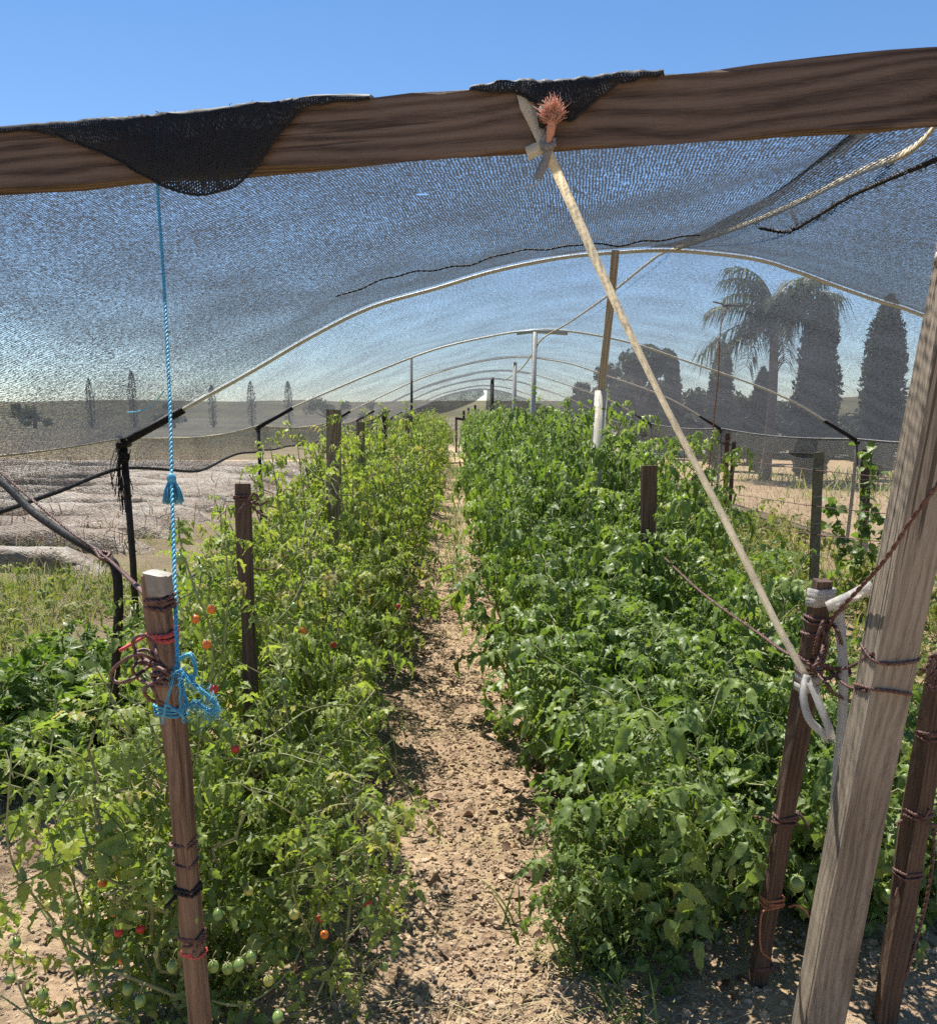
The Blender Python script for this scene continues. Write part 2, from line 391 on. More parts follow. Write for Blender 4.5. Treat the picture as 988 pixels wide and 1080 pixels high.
MT['tree'] = m_leaf('tree_foliage', [(0.025, 0.042, 0.016), (0.050, 0.075, 0.026), (0.095, 0.115, 0.042)], 0.22, 0.6)
MT['stem'] = m_plain('green_stem', (0.20, 0.23, 0.09), 0.6, 0.3, 30, 0.2, 0.3, col2=(0.38, 0.37, 0.18))
MT['bark'] = m_plain('grey_bark', (0.17, 0.13, 0.10), 0.9, 0.4, 12, 0.8, 0.1, bd=0.03)
MT['tomred'] = m_plain('ripe_tomato_skin', (0.42, 0.030, 0.018), 0.3, 0.15, 25, 0.02, 0.5)
MT['tomor'] = m_plain('orange_tomato_skin', (0.62, 0.16, 0.02), 0.25, 0.15, 25, 0.02, 0.5)
MT['tomyel'] = m_plain('yellow_green_tomato_skin', (0.42, 0.40, 0.09), 0.28, 0.15, 25, 0.02, 0.5)
MT['tomgrn'] = m_plain('green_tomato_skin', (0.20, 0.29, 0.075), 0.28, 0.18, 25, 0.02, 0.5)
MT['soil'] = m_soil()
MT['clod'] = m_plain('soil_clod', (0.40, 0.285, 0.185), 0.95, 0.25, 28, 1.0, 0.1, col2=(0.54, 0.41, 0.285), bd=0.006)
MT['asphalt'] = m_plain('grey_road', (0.24, 0.24, 0.25), 0.85, 0.15, 3, 0.2, 0.2)
MT['hill'] = m_plain('dry_hill', (0.085, 0.078, 0.045), 0.95, 0.4, 0.03, 0.1, 0.1)
MT['dirt'] = m_plain('bare_dirt', (0.46, 0.33, 0.20), 0.95, 0.25, 0.8, 0.3, 0.1)
def m_mulch():
    t = NT('grey_plastic_mulch')
    c = t.coord(); n = t.noise(t.n('ShaderNodeMapping', {0: c, 3: (.6, 1.6, 1)}).outputs[0], 1.6, 5, 0.65); n2 = t.noise(c, 14, 4, 0.7)
    f = t.math('ADD', t.math('MULTIPLY', n, 0.65), t.math('MULTIPLY', n2, 0.35))
    col = t.ramp(f, [(0.43, (0.10, 0.065, 0.04)), (0.50, (0.19, 0.135, 0.09)), (0.56, (0.24, 0.205, 0.165)), (0.75, (0.36, 0.325, 0.28))])
    return t.done(t.pbr(col, 0.5, t.bump(n2, 0.8, 0.05), 0.4))
MT['mulch'] = m_mulch()

# ------------------------------------------------------------------ timbers
class Member:
    """a squared timber from p0 to p1, w across and h the other way; 'side' gives the direction of the w faces"""
    def __init__(self, p0, p1, w, h, side=(1, 0, 0)):
        self.p0, self.p1, self.w, self.h = np.asarray(p0, float), np.asarray(p1, float), w, h
        self.z = norm(self.p1 - self.p0); self.L = np.linalg.norm(self.p1 - self.p0)
        s = np.asarray(side, float); self.x = norm(s - self.z * np.dot(s, self.z)); self.y = np.cross(self.z, self.x)
    def at(self, l, a=0.0, b=0.0):
        return self.p0 + self.z * l + self.x * a + self.y * b
    def at_z(self, z):
        return (z - self.p0[2]) / self.z[2]
    def build(self, name, mat, parent=None, ch=0.12, jit=0.0012, seg=None, seed=0, taper=1.0, bevel_top=True, point=False):
        seg = seg or max(6, int(self.L / 0.06))
        l = np.linspace(0, self.L, seg + 1)
        c = ch * min(self.w, self.h); hw, hh = self.w / 2, self.h / 2
        prof = np.array([(-hw + c, -hh), (hw - c, -hh), (hw, -hh + c), (hw, hh - c), (hw - c, hh), (-hw + c, hh), (-hw, hh - c), (-hw, -hh + c)])
        V = []
        for i, q in enumerate(l):
            k = 1 + (taper - 1) * q / self.L
            if bevel_top and i in (0, seg): k *= 0.94
            j = (vnoise(np.arange(8) * 1.7 + seed * 3.1, np.full(8, q * 9), seed) - 0.5) * 2 * jit
            jj = (vnoise(np.arange(8) * 2.3 + seed, np.full(8, q * 3 + 7), seed + 5) - 0.5) * 2 * jit * 2
            bow = (vnoise(np.array([q * 1.3]), np.array([seed * 1.0]), 3)[0] - 0.5) * jit * 4
            pr = prof * k * (1 + (j + jj)[:, None] / min(hw, hh))
            V.append(np.column_stack([pr[:, 0] + bow, pr[:, 1], np.full(8, q)]))
        mb = MB(); V = np.array(V)
        i, jx = np.meshgrid(np.arange(seg), np.arange(8), indexing='ij'); i = i.ravel(); jx = jx.ravel(); k = (jx + 1) % 8
        mb.add(V.reshape(-1, 3), np.stack([i * 8 + jx, i * 8 + k, (i + 1) * 8 + k, (i + 1) * 8 + jx], 1))
        e = seg * 8
        mb.add(np.zeros((0, 3)), np.array([[7 - q for q in range(8)], [e + q for q in range(8)]]) - mb.n)
        me = mb.data(name, mat, False)
        o = bpy.data.objects.new(name, me); COL.objects.link(o)
        M = Matrix(((self.x[0], self.y[0], self.z[0], self.p0[0]), (self.x[1], self.y[1], self.z[1], self.p0[1]),
                    (self.x[2], self.y[2], self.z[2], self.p0[2]), (0, 0, 0, 1)))
        if parent is not None:
            o.parent = parent; M = Matrix.Translation(-Vector(parent.location)) @ M
        o.matrix_local = M
        return o
    def ring(self, l, turns=2.0, pitch=0.006, off=0.003, start=0.0, k=10):
        """points of a wrap lying on the four faces"""
        pts = []; hw, hh = self.w / 2 + off, self.h / 2 + off
        for a in np.arange(0, turns, 1 / (4 * k)):
            th = 2 * PI * (a + start)
            cx, sy = math.cos(th), math.sin(th)
            m = (abs(cx) ** 5 + abs(sy) ** 5) ** (1 / 5)
            pts.append(self.at(l + a * pitch + 0.004 * math.sin(th * 0.7 + l * 50), hw * cx / m * 1.0, hh * sy / m))
        return np.array(pts)

# ------------------------------------------------------------------ SETTING: ground
def axis(lo, dense_lo, dense_hi, hi, step, grow=1.16):
    a = list(np.arange(dense_lo, dense_hi, step)); s = step; x = a[-1]
    while x < hi: s *= grow; x += s; a.append(x)
    s = step; x = a[0]; b = []
    while x > lo: s *= grow; x -= s; b.append(x)
    return np.array(b[::-1] + a)
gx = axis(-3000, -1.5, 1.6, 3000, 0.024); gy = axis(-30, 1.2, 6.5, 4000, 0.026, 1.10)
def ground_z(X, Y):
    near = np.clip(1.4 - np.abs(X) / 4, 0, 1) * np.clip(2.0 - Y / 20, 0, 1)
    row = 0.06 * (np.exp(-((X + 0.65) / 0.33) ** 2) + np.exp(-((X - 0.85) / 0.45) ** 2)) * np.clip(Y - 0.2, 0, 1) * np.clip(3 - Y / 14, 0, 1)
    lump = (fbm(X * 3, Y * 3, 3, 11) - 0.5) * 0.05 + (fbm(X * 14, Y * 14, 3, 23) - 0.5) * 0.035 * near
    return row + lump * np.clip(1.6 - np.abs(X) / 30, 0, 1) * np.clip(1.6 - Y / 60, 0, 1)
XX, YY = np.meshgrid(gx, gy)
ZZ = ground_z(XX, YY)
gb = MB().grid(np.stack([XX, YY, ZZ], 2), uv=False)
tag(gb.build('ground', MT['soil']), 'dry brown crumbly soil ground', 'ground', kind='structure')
def gz(x, y):
    return float(ground_z(np.array([x]), np.array([y]))[0])

# clods of the path, one mass
def make_clods(n):
    mb = MB()
    ico = [(0, 0, 1)] + [(0.894 * math.cos(a), 0.894 * math.sin(a), 0.447) for a in np.arange(5) * 2 * PI / 5] + \
          [(0.894 * math.cos(a), 0.894 * math.sin(a), -0.447) for a in (np.arange(5) + 0.5) * 2 * PI / 5] + [(0, 0, -1)]
    V0 = np.array(ico)
    T = [(0, 1 + i, 1 + (i + 1) % 5) for i in range(5)] + [(1 + i, 6 + i, 1 + (i + 1) % 5) for i in range(5)] + \
        [(1 + (i + 1) % 5, 6 + i, 6 + (i + 1) % 5) for i in range(5)] + [(11, 6 + (i + 1) % 5, 6 + i) for i in range(5)]
    mid = {}; V = list(V0); F2 = []
    def m(a, b):
        k = (min(a, b), max(a, b))
        if k not in mid: mid[k] = len(V); V.append(norm(V[a] + V[b]))
        return mid[k]
    for a, b, c in T:
        ab, bc, ca = m(a, b), m(b, c), m(c, a); F2 += [(a, ab, ca), (ab, b, bc), (ca, bc, c), (ab, bc, ca)]
    V = np.array(V); F2 = np.array(F2)
    d = RNG.random(n) ** 1.6
    y = 1.6 + d * 7.5; x = 0.09 + RNG.normal(0, 0.20, n) + (RNG.random(n) < 0.25) * RNG.normal(0, 0.5, n)
    r = np.clip(RNG.lognormal(math.log(0.0048), 0.45, n), 0.0022, 0.016)
    m_ = n // 5; x[:m_] = RNG.uniform(-1.9, -.5, m_); y[:m_] = 1.5 + RNG.random(m_) * 2.6
    m2 = n // 9; x[m_:m_ + m2] = RNG.uniform(.4, 1.7, m2); y[m_:m_ + m2] = 1.6 + RNG.random(m2) * 1.6
    z = ground_z(x, y)
    for k in range(n):
        W = V * (1 + 0.85 * (RNG.random(len(V))[:, None] - 0.5)) * np.array([1, RNG.uniform(0.7, 1.2), RNG.uniform(0.55, 0.9)]) * r[k]
        a = RNG.random() * 6.3; ca, sa = math.cos(a), math.sin(a)
        W = np.column_stack([W[:, 0] * ca - W[:, 1] * sa, W[:, 0] * sa + W[:, 1] * ca, W[:, 2]])
        mb.add(W + [x[k], y[k], z[k] + r[k] * 0.35], F2, RNG.random())
    return mb
tag(make_clods(22000).build('soil_clods', MT['clod'], None, False), 'crumbly brown clods covering the path', 'soil', kind='stuff')

def blades(mb, x, y, z, L, w, lean=0.6, seg=4, tint=None, flat=False):
    """narrow arching blades, one per entry"""
    n = len(x); az = RNG.random(n) * 2 * PI; le = lean * (0.3 + 0.7 * RNG.random(n))
    t = np.linspace(0, 1, seg + 1)
    h = np.sin(np.minimum(le[:, None] * (0.4 + 1.5 * t[None]), 2.6))      # running slope
    hor = np.cumsum(h, 1) / seg * L[:, None]; ver = np.cumsum(np.cos(np.minimum(le[:, None] * (0.4 + 1.5 * t[None]), 2.6)), 1) / seg * L[:, None]
    hor -= hor[:, :1]; ver -= ver[:, :1]
    if flat: ver = ver * 0.0 + 0.006 + 0.012 * RNG.random((n, 1)); hor = np.tile(t, (n, 1)) * L[:, None]
    cx = x[:, None] + hor * np.cos(az)[:, None]; cy = y[:, None] + hor * np.sin(az)[:, None]; cz = z[:, None] + ver
    ww = w[:, None] * (1 - t[None] ** 2 * 0.92) / 2
    sx, sy = -np.sin(az)[:, None] * ww, np.cos(az)[:, None] * ww
    A = np.stack([cx - sx, cy - sy, cz], 2); B = np.stack([cx + sx, cy + sy, cz], 2)
    V = np.stack([A, B], 2).reshape(n, -1, 3); m = 2 * (seg + 1)
    q = np.array([[2 * i, 2 * i + 1, 2 * i + 3, 2 * i + 2] for i in range(seg)])
    Fc = (q[None] + (np.arange(n) * m)[:, None, None]).reshape(-1, 4)
    tn = np.repeat(RNG.random(n) if tint is None else tint, seg)
    mb.add(V.reshape(-1, 3), Fc, tn)

# straw and dead bits on the path
mb = MB(); n = 9000
y = 1.6 + RNG.random(n) ** 1.3 * 9; x = 0.08 + RNG.normal(0, 0.26, n); x[:3500] = RNG.uniform(-2.0, 1.7, 3500); y[:3500] = 1.5 + RNG.random(3500) * 3
keep = fbm(x * 2.6, y * 2.6, 3, 71) > 0.47; x, y = x[keep], y[keep]; n = len(x)
blades(mb, x, y, ground_z(x, y) + 0.006, RNG.uniform(0.03, 0.13, n), RNG.uniform(0.0012, 0.0035, n), flat=True, seg=2)
tag(mb.build('straw', MT['straw']), 'dry straw scattered over the path', 'straw', kind='stuff')

# ------------------------------------------------------------------ leaves
def leaflet(L, W, droop, fold, rng):
    t = np.array([0, .10, .22, .33, .47, .58, .72, .84, 1.0])
    w = np.array([.02, .26, .40, .34, .38, .25, .20, .07, .0]) * W
    w = w * (1 + 0.18 * (rng.random(9) - .5)); w2 = w * (1 + 0.25 * (rng.random(9) - .5))
    zc = -droop * L * t ** 2 + 0.025 * L * np.sin(t * 9); bend = rng.uniform(-.22, .22)
    yv = t * L
    bx = bend * L * t ** 2
    mid = np.column_stack([bx, yv, zc])
    adv = np.array([0, .02, .05, -.01, .07, .00, .05, .01, 0]) * L
    wav = 0.085 * L * np.sin(t * 15 + rng.random() * 6)
    lf = np.column_stack([bx - w * L, yv + adv, zc + fold * w * L + wav]); rt = np.column_stack([bx + w2 * L, yv + adv, zc + fold * w2 * L - wav])
    V = np.concatenate([lf, mid, rt]); q = []
    for i in range(8):
        q.append([i, 9 + i, 10 + i, i + 1]); q.append([9 + i, 18 + i, 19 + i, 10 + i])
    return V, np.array(q)
def simple_leaflet(L, W, droop, fold, rng):
    t = np.array([0, .2, .45, .7, 1.0]); w = np.array([.04, .36, .44, .28, 0]) * W
    zc = -droop * L * t ** 2; yv = t * L
    V = np.concatenate([np.column_stack([-w * L, yv, zc + fold * w * L]), np.column_stack([0 * t, yv, zc]), np.column_stack([w * L, yv, zc + fold * w * L])])
    q = []
    for i in range(4): q += [[i, 5 + i, 6 + i, i + 1], [5 + i, 10 + i, 11 + i, 6 + i]]
    return V, np.array(q)
def rotx(a): c, s = math.cos(a), math.sin(a); return np.array([[1, 0, 0], [0, c, -s], [0, s, c]])
def roty(a): c, s = math.cos(a), math.sin(a); return np.array([[c, 0, s], [0, 1, 0], [-s, 0, c]])
def rotz(a): c, s = math.cos(a), math.sin(a); return np.array([[c, -s, 0], [s, c, 0], [0, 0, 1]])
def compound(rng, curl=0.8, width=0.8, droop=0.35, pairs=3, small=True):
    """a pinnate tomato leaf of unit length: verts, quads"""
    V, Q, n = [], [], 0
    ts = np.linspace(0, 1, 9); pit = -curl * ts ** 1.2
    y = np.concatenate([[0], np.cumsum(np.cos(pit[:-1])) / 8]); z = np.concatenate([[0], np.cumsum(np.sin(pit[:-1])) / 8])
    sw = (rng.random() - .5) * 0.25
    x = sw * ts ** 2
    r = 0.013 * (1 - 0.6 * ts)
    ring = []
    for k in range(9):
        for a in (0.5, 2.6, 4.7): ring.append([x[k] + r[k] * math.cos(a), y[k] - 0 * r[k], z[k] + r[k] * math.sin(a)])
    V.append(np.array(ring)); Q.append(np.array([[k * 3 + j, k * 3 + (j + 1) % 3, k * 3 + 3 + (j + 1) % 3, k * 3 + 3 + j] for k in range(8) for j in range(3)])); n += 27
    def put(t, ang, L, roll):
        nonlocal n
        p = np.array([np.interp(t, ts, x), np.interp(t, ts, y), np.interp(t, ts, z)]); pi = np.interp(t, ts, pit)
        v, q = leaflet(L, width * rng.uniform(.85, 1.15), droop * rng.uniform(.4, 1.8), rng.uniform(-0.3, 0.9), rng)
        R = rotx(pi) @ rotz(ang) @ rotx(rng.uniform(-.5, .25)) @ roty(roll)
        v = v @ R.T + p
        V.append(v); Q.append(q + n); n += len(v)
    put(1.0, rng.uniform(-.2, .2), 0.36 * rng.uniform(.9, 1.15), rng.uniform(-.3, .3))
    pos = [0.36, 0.62, 0.84][-pairs:]; Ls = [0.27, 0.33, 0.28][-pairs:]
    for t, L in zip(pos, Ls):
        for s in (-1, 1): put(t + rng.uniform(-.04, .04), s * rng.uniform(.9, 1.3), L * rng.uniform(.8, 1.15), rng.uniform(-.5, .5))
    if small:
        for t in (.5, .73):
            for s in (-1, 1): put(t, s * 1.3, 0.10 * rng.uniform(.7, 1.3), rng.uniform(-.5, .5))
    return np.concatenate(V), np.concatenate(Q)
def sprig(rng, n=6, L=0.45):
    """a cluster of simple pointed leaves on a twig of unit length"""
    V, Q, k = [], [], 0
    for i in range(n):
        v, q = simple_leaflet(L * rng.uniform(.7, 1.3), 0.55, rng.uniform(.1, .6), rng.uniform(0, .5), rng)
        R = rotz(rng.uniform(-1.4, 1.4)) @ rotx(rng.uniform(-.3, .7)) @ roty(rng.uniform(-.5, .5))
        v = v @ R.T + np.array([0, i / n * 0.6, 0]); V.append(v); Q.append(q + k); k += len(v)
    return np.concatenate(V), np.concatenate(Q)
r0 = np.random.default_rng(3)
TPL_R = [compound(r0, r0.uniform(.7, 1.9), .60, .60) for _ in range(8)]
TPL_L = [compound(r0, r0.uniform(.9, 1.9), .62, .55, 3, False) for _ in range(7)]
TPL_B = [sprig(r0, 6) for _ in range(5)]

def scatter(mb, tpls, pos, az, el, roll, size, tint):
    """place leaf templates: az heading, el elevation of the leaf axis, roll about it"""
    pos = np.asarray(pos); n = len(pos); which = RNG.integers(0, len(tpls), n)
    for k, (V, Q) in enumerate(tpls):
        I = np.where(which == k)[0]
        if not len(I): continue
        ca, sa, ce, se, cr, sr = np.cos(az[I]), np.sin(az[I]), np.cos(el[I]), np.sin(el[I]), np.cos(roll[I]), np.sin(roll[I])
        Yx = np.stack([ca * ce, sa * ce, se], 1)
        Xx = np.stack([sa, -ca, 0 * ca], 1); Zx = np.cross(Xx, Yx)
        X2 = Xx * cr[:, None] + Zx * sr[:, None]; Z2 = Zx * cr[:, None] - Xx * sr[:, None]
        R = np.stack([X2, Yx, Z2], 2)
        W = np.einsum('nij,vj->nvi', R, V) * size[I][:, None, None] + pos[I][:, None]
        m = len(V)
        fq = (Q[None] + (np.arange(len(I)) * m)[:, None, None]).reshape(-1, 4)
        mb.add(W.reshape(-1, 3), fq, np.repeat(tint[I], len(Q)))

def make_plant_meshes(seed, H, spread, stems, leaf, nodes, tpls, lmat, name, bare=0.12, wild=0.35, tint_hi=0.5, el=0.5):
    """stems that lean and wander, with leaves spiralling along them; returns (stem mesh, foliage mesh)"""
    rng = np.random.default_rng(seed)
    sb, fb = MB(), MB(); pos, az, size, tint, els = [], [], [], [], []
    for s in range(stems):
        a = 2 * PI * s / stems + rng.uniform(-.5, .5)
        out = spread * math.sqrt(rng.random()) * 1.0
        h = H * rng.uniform(.72, 1.05) * (1 - 0.22 * (out / spread) ** 2)
        base = np.array([rng.normal(0, .05), rng.normal(0, .05), 0])
        mid1 = base + [math.cos(a) * out * .45, math.sin(a) * out * .45, h * .35]
        mid2 = base + [math.cos(a + rng.normal(0, .5)) * out * .85, math.sin(a + rng.normal(0, .5)) * out * .85, h * .72]
        tip = base + [math.cos(a + rng.normal(0, .5)) * out * 1.05 + rng.normal(0, .06), math.sin(a + rng.normal(0, .5)) * out * 1.05 + rng.normal(0, .06), h]
        p = smooth([base, mid1, mid2, tip], 9)
        p[1:-1] += rng.normal(0, wild * .022, (len(p) - 2, 3))
        sb.tube(p, np.linspace(.0075, .0022, len(p)), 5, rng.random())
        seg = np.linalg.norm(np.diff(p, axis=0), axis=1); S = np.concatenate([[0], np.cumsum(seg)])
        ph = rng.random() * 6.3
        for k in range(nodes):
            u = bare + (1 - bare) * (k + rng.uniform(-.3, .3)) / (nodes - 1); u = min(max(u, bare), 1.0)
            q = np.array([np.interp(u * S[-1], S, p[:, j]) for j in range(3)])
            pos.append(q); ph += 2.4 + rng.uniform(-.5, .5); az.append(ph)
            top = max(0, (u - .8) / .2)
            size.append(leaf * rng.uniform(.5, 1.35) * (1 - .55 * top) * (0.75 + .25 * min(1, u * 3)))
            els.append(el + rng.normal(0, .3) + .5 * top - .35 * (1 - u))
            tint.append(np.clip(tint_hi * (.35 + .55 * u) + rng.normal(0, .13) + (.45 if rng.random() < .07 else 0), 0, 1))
    n = len(pos)
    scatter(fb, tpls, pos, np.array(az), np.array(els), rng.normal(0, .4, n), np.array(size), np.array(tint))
    return sb.data(name + '_stem', MT['stem'], True), fb.data(name + '_foliage', lmat, True)

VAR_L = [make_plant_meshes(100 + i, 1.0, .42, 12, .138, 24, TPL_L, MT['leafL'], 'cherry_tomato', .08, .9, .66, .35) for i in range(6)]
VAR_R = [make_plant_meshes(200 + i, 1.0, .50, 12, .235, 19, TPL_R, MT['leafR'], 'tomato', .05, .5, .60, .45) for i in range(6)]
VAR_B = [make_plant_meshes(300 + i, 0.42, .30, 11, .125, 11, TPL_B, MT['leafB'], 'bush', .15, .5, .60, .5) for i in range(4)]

def plant(name, var, loc, rz, sc, label, cat, group):
    t = thing(name, loc, label, cat, group)
    t.rotation_euler = (0, 0, rz); t.scale = sc
    link('stem', var[0], t); link('foliage', var[1], t)
    return t

# fruit shared by the plants
def fruit_mesh(name, mat, r, sz):
    mb = MB().blob((0, 0, 0), r, 1, 1, sz, 14, 10)
    for a in range(5):                                                   # calyx star
        th = a * 2 * PI / 5
        c, s = math.cos(th), math.sin(th)
        b = np.array([[c * .001 - s * .0015, s * .001 + c * .0015, r * sz * 1.0 + .0008], [c * .001 + s * .0015, s * .001 - c * .0015, r * sz + .0008], [c * r * .95, s * r * .95, r * sz * .80 + .003]])
        mb.add(b, [[0, 1, 2]], mi=1)
    mb.tube([(0, 0, r * sz * .98), (0.002, 0, r * sz + .012), (.008, .003, r * sz + .022)], .0011, 5, mi=1)
    return mb.data(name, [mat, MT['stem']], True)
FR = {'red': fruit_mesh('ripe_fruit', MT['tomred'], .0098, 1.08), 'orange': fruit_mesh('orange_fruit', MT['tomor'], .0100, 1.05),
      'yellow': fruit_mesh('turning_fruit', MT['tomyel'], .0110, 1.1), 'green': fruit_mesh('green_fruit', MT['tomgrn'], .0110, 1.2),
      'big': fruit_mesh('big_green_fruit', MT['tomgrn'], .026, .95)}
FRL = {'red': 'ripe red tomato', 'orange': 'orange half ripe tomato', 'yellow': 'pale yellow green tomato', 'green': 'small green tomato', 'big': 'large green tomato'}
def fruit(root, kind, world, s=1.0):
    o = link('tomato', FR[kind], root); o['label'] = FRL[kind]
    bpy.context.view_layer.update()
    o.matrix_local = root.matrix_world.inverted() @ Matrix.LocRotScale(Vector([float(q) for q in world]), Matrix.Rotation(RNG.uniform(-.5, .5), 3, 'X'), Vector((s, s, s)))
    return o

mb = MB(); n = 420
y = 1.6 + RNG.random(n) ** 1.2 * 7; x = 0.08 + RNG.normal(0, 0.34, n); x[:120] = RNG.uniform(-1.9, 1.5, 120); y[:120] = RNG.uniform(1.5, 4, 120)
scatter(mb, [simple_leaflet(1.0, .8, .5, .4, r0) for _ in range(4)], np.column_stack([x, y, ground_z(x, y) + .012]), RNG.uniform(0, 6.28, n), RNG.uniform(-.15, .35, n), RNG.normal(0, .5, n), RNG.uniform(.02, .055, n), RNG.random(n))
tag(mb.build('fallen_leaves', MT['dead']), 'dead brown leaves fallen on the soil', 'leaves', kind='stuff')
# ------------------------------------------------------------------ left row: cherry tomatoes
GL, GR = 'cherry tomato plants in the row left of the path', 'big leafed tomato plants in the row right of the path'
hL = lambda y: float(np.interp(y, [1.5, 2.4, 3.4, 5, 7, 10, 36], [.84, 1.0, 1.18, 1.36, 1.44, 1.47, 1.45]))
near_lab_L = ['sprawling cherry tomato plant bearing red and orange fruit around the stake with blue twine',
              'cherry tomato plant with green and yellow fruit right behind the twine stake',
              'cherry tomato plant twined round the dark stake without twine',
              'cherry tomato plant just past the dark leaning stake',
              'cherry tomato plant before the thick grey stake left of the path']
leftp = []
yy = 1.98; k = 0
while yy < 34:
    h = hL(yy) * RNG.uniform(.93, 1.08)
    lab = near_lab_L[k] if k < len(near_lab_L) else ('cherry tomato plant in the middle stretch of the yellow green row left of path' if yy < 12 else 'small distant cherry tomato plant at far end of the row left of path')
    x = -.61 + RNG.uniform(-.05, .05) - (.04 if yy < 3 else 0)
    w = RNG.uniform(.92, 1.1)
    leftp.append(plant('tomato_plant', VAR_L[k % 6], (x, yy, gz(x, yy) - .01), RNG.uniform(0, 6.28), (w, w, h), lab, 'tomato plant', GL))
    yy += .40 if yy < 9 else .58; k += 1

# ------------------------------------------------------------------ right row: big leafed tomatoes
near_lab_R = ['low big leafed tomato plant with green fruit behind the thin stake tied with white tape',
              'low tomato plant at the near end of right row, beside the path edge',
              'bushy tomato plant in front of the short flat stake, next to the path',
              'bushy tomato plant in front of short flat stake, on the outer side',
              'tomato plant around the foot of the short flat stake in right row']
rightp = []
yy = 2.35; k = 0
hR = lambda y: float(np.interp(y, [2, 3.2, 3.9, 4.6, 5.2, 8, 36], [.80, .92, .98, 1.30, 1.44, 1.50, 1.50]))
while yy < 33:
    cols = (.60, 1.08) if yy < 12 else (.85,)
    for x0 in cols:
        x = x0 + RNG.uniform(-.05, .05) + (.02 if yy < 3.2 else 0)
        lab = near_lab_R[k] if k < len(near_lab_R) else ('tall dense tomato plant in the middle stretch of row right of path' if yy < 12 else 'small distant tomato plant at far end of the row right of path')
        h = hR(yy) * RNG.uniform(.93, 1.07); w = RNG.uniform(.80, .95) * (1 if yy < 12 else 1.1)
        rightp.append(plant('tomato_plant', VAR_R[k % 6], (x, yy + RNG.uniform(-.08, .08), gz(x, yy) - .01), RNG.uniform(0, 6.28), (w, w, h), lab, 'tomato plant', GR))
        k += 1
    yy += .46 if yy < 12 else .62

plant('tomato_plant', VAR_R[3], (.40, 2.22, gz(.40, 2.22) - .01), 4.1, (.46, .46, .50), 'short tomato plant nearest the camera in the right row', 'tomato plant', GR)
plant('tomato_plant', VAR_R[5], (1.08, 2.62, gz(1.08, 2.62) - .01), .7, (.60, .60, .66), 'tomato plant between the leaning stake and weathered post', 'tomato plant', GR)
# low bushes left of the tomato row
lab_B = ['low leafy bush nearest the camera at left edge of bed', 'low leafy bush behind the nearest bush at the left edge']
k = 0
for yb in np.arange(3.45, 11, .43):
    for xb in (-1.95, -1.6) if yb < 5 else (-1.72,):
        lab = lab_B[k] if k < 2 else 'low dark green bush in the short row beside the black hanging pipe'
        s = RNG.uniform(.85, 1.2)
        plant('bush', VAR_B[k % 4], (xb + RNG.uniform(-.08, .08), yb, gz(xb, yb) - .01), RNG.uniform(0, 6.28), (s * 1.15, s * 1.15, s), lab, 'bush', 'low bushes at the left side')
        k += 1

# fruit seen in the photograph
for (x, y, kd, Y) in [(125, 983, 'red', 1.86), (148, 980, 'red', 1.88), (130, 1013, 'orange', 1.84), (108, 932, 'orange', 1.95), (58, 922, 'green', 1.95), (16, 995, 'green', 1.84),
                      (60, 983, 'green', 1.86), (52, 955, 'yellow', 1.9), (203, 970, 'green', 1.70), (225, 1020, 'green', 1.75), (252, 1018, 'green', 1.76), (240, 1022, 'green', 1.78),
                      (310, 965, 'yellow', 1.90), (148, 1056, 'green', 1.76), (135, 1044, 'green', 1.78), (10, 1033, 'green', 1.80), (182, 1020, 'green', 1.75), (265, 1010, 'green', 1.8),
                      (94, 958, 'yellow', 1.9), (293, 1073, 'green', 1.75), (98, 1040, 'green', 1.84), (75, 1012, 'green', 1.86), (30, 1012, 'yellow', 1.86), (115, 1000, 'yellow', 1.88), (178, 948, 'green', 1.9), (160, 905, 'yellow', 1.98), (70, 1062, 'green', 1.84), (230, 965, 'green', 1.9), (262, 940, 'yellow', 1.95), (283, 1035, 'yellow', 1.85), (120, 962, 'orange', 1.9), (45, 1050, 'green', 1.84)]:
    fruit(leftp[0], kd, P(x, y, Y - .16))
for (x, y, kd, Y) in [(342, 881, 'red', 2.2), (357, 868, 'yellow', 2.25), (356, 828, 'yellow', 2.3), (352, 835, 'green', 2.28), (364, 893, 'green', 2.15), (378, 938, 'green', 2.05),
                      (404, 936, 'green', 2.1), (388, 953, 'red', 2.0), (342, 986, 'orange', 2.0), (338, 968, 'red', 2.0), (405, 1020, 'green', 2.1), (218, 680, 'orange', 2.05), (226, 727, 'red', 2.1),
                      (206, 653, 'orange', 2.1), (223, 643, 'orange', 2.1), (248, 790, 'red', 2.1), (190, 590, 'green', 2.15)]:
    fruit(leftp[1], kd, P(x, y, Y - .14))
for (x, y, kd, Y) in [(352, 680, 'red', 2.9), (438, 630, 'yellow', 3.3), (345, 610, 'orange', 3.0), (320, 665, 'orange', 2.7), (420, 640, 'red', 3.3), (362, 700, 'green', 2.8), (330, 745, 'yellow', 2.6), (300, 720, 'green', 2.6), (340, 790, 'green', 2.5), (390, 760, 'yellow', 2.6), (310, 640, 'green', 2.7)]:
    fruit(leftp[2], kd, P(x, y, Y - .12))
for (x, y, kd, Y) in [(808, 907, 'big', 2.12), (839, 932, 'big', 2.05), (803, 951, 'big', 2.15), (937, 945, 'big', 2.15), (666, 862, 'big', 2.2)]:
    fruit(rightp[0], kd, P(x, y, Y), .9)

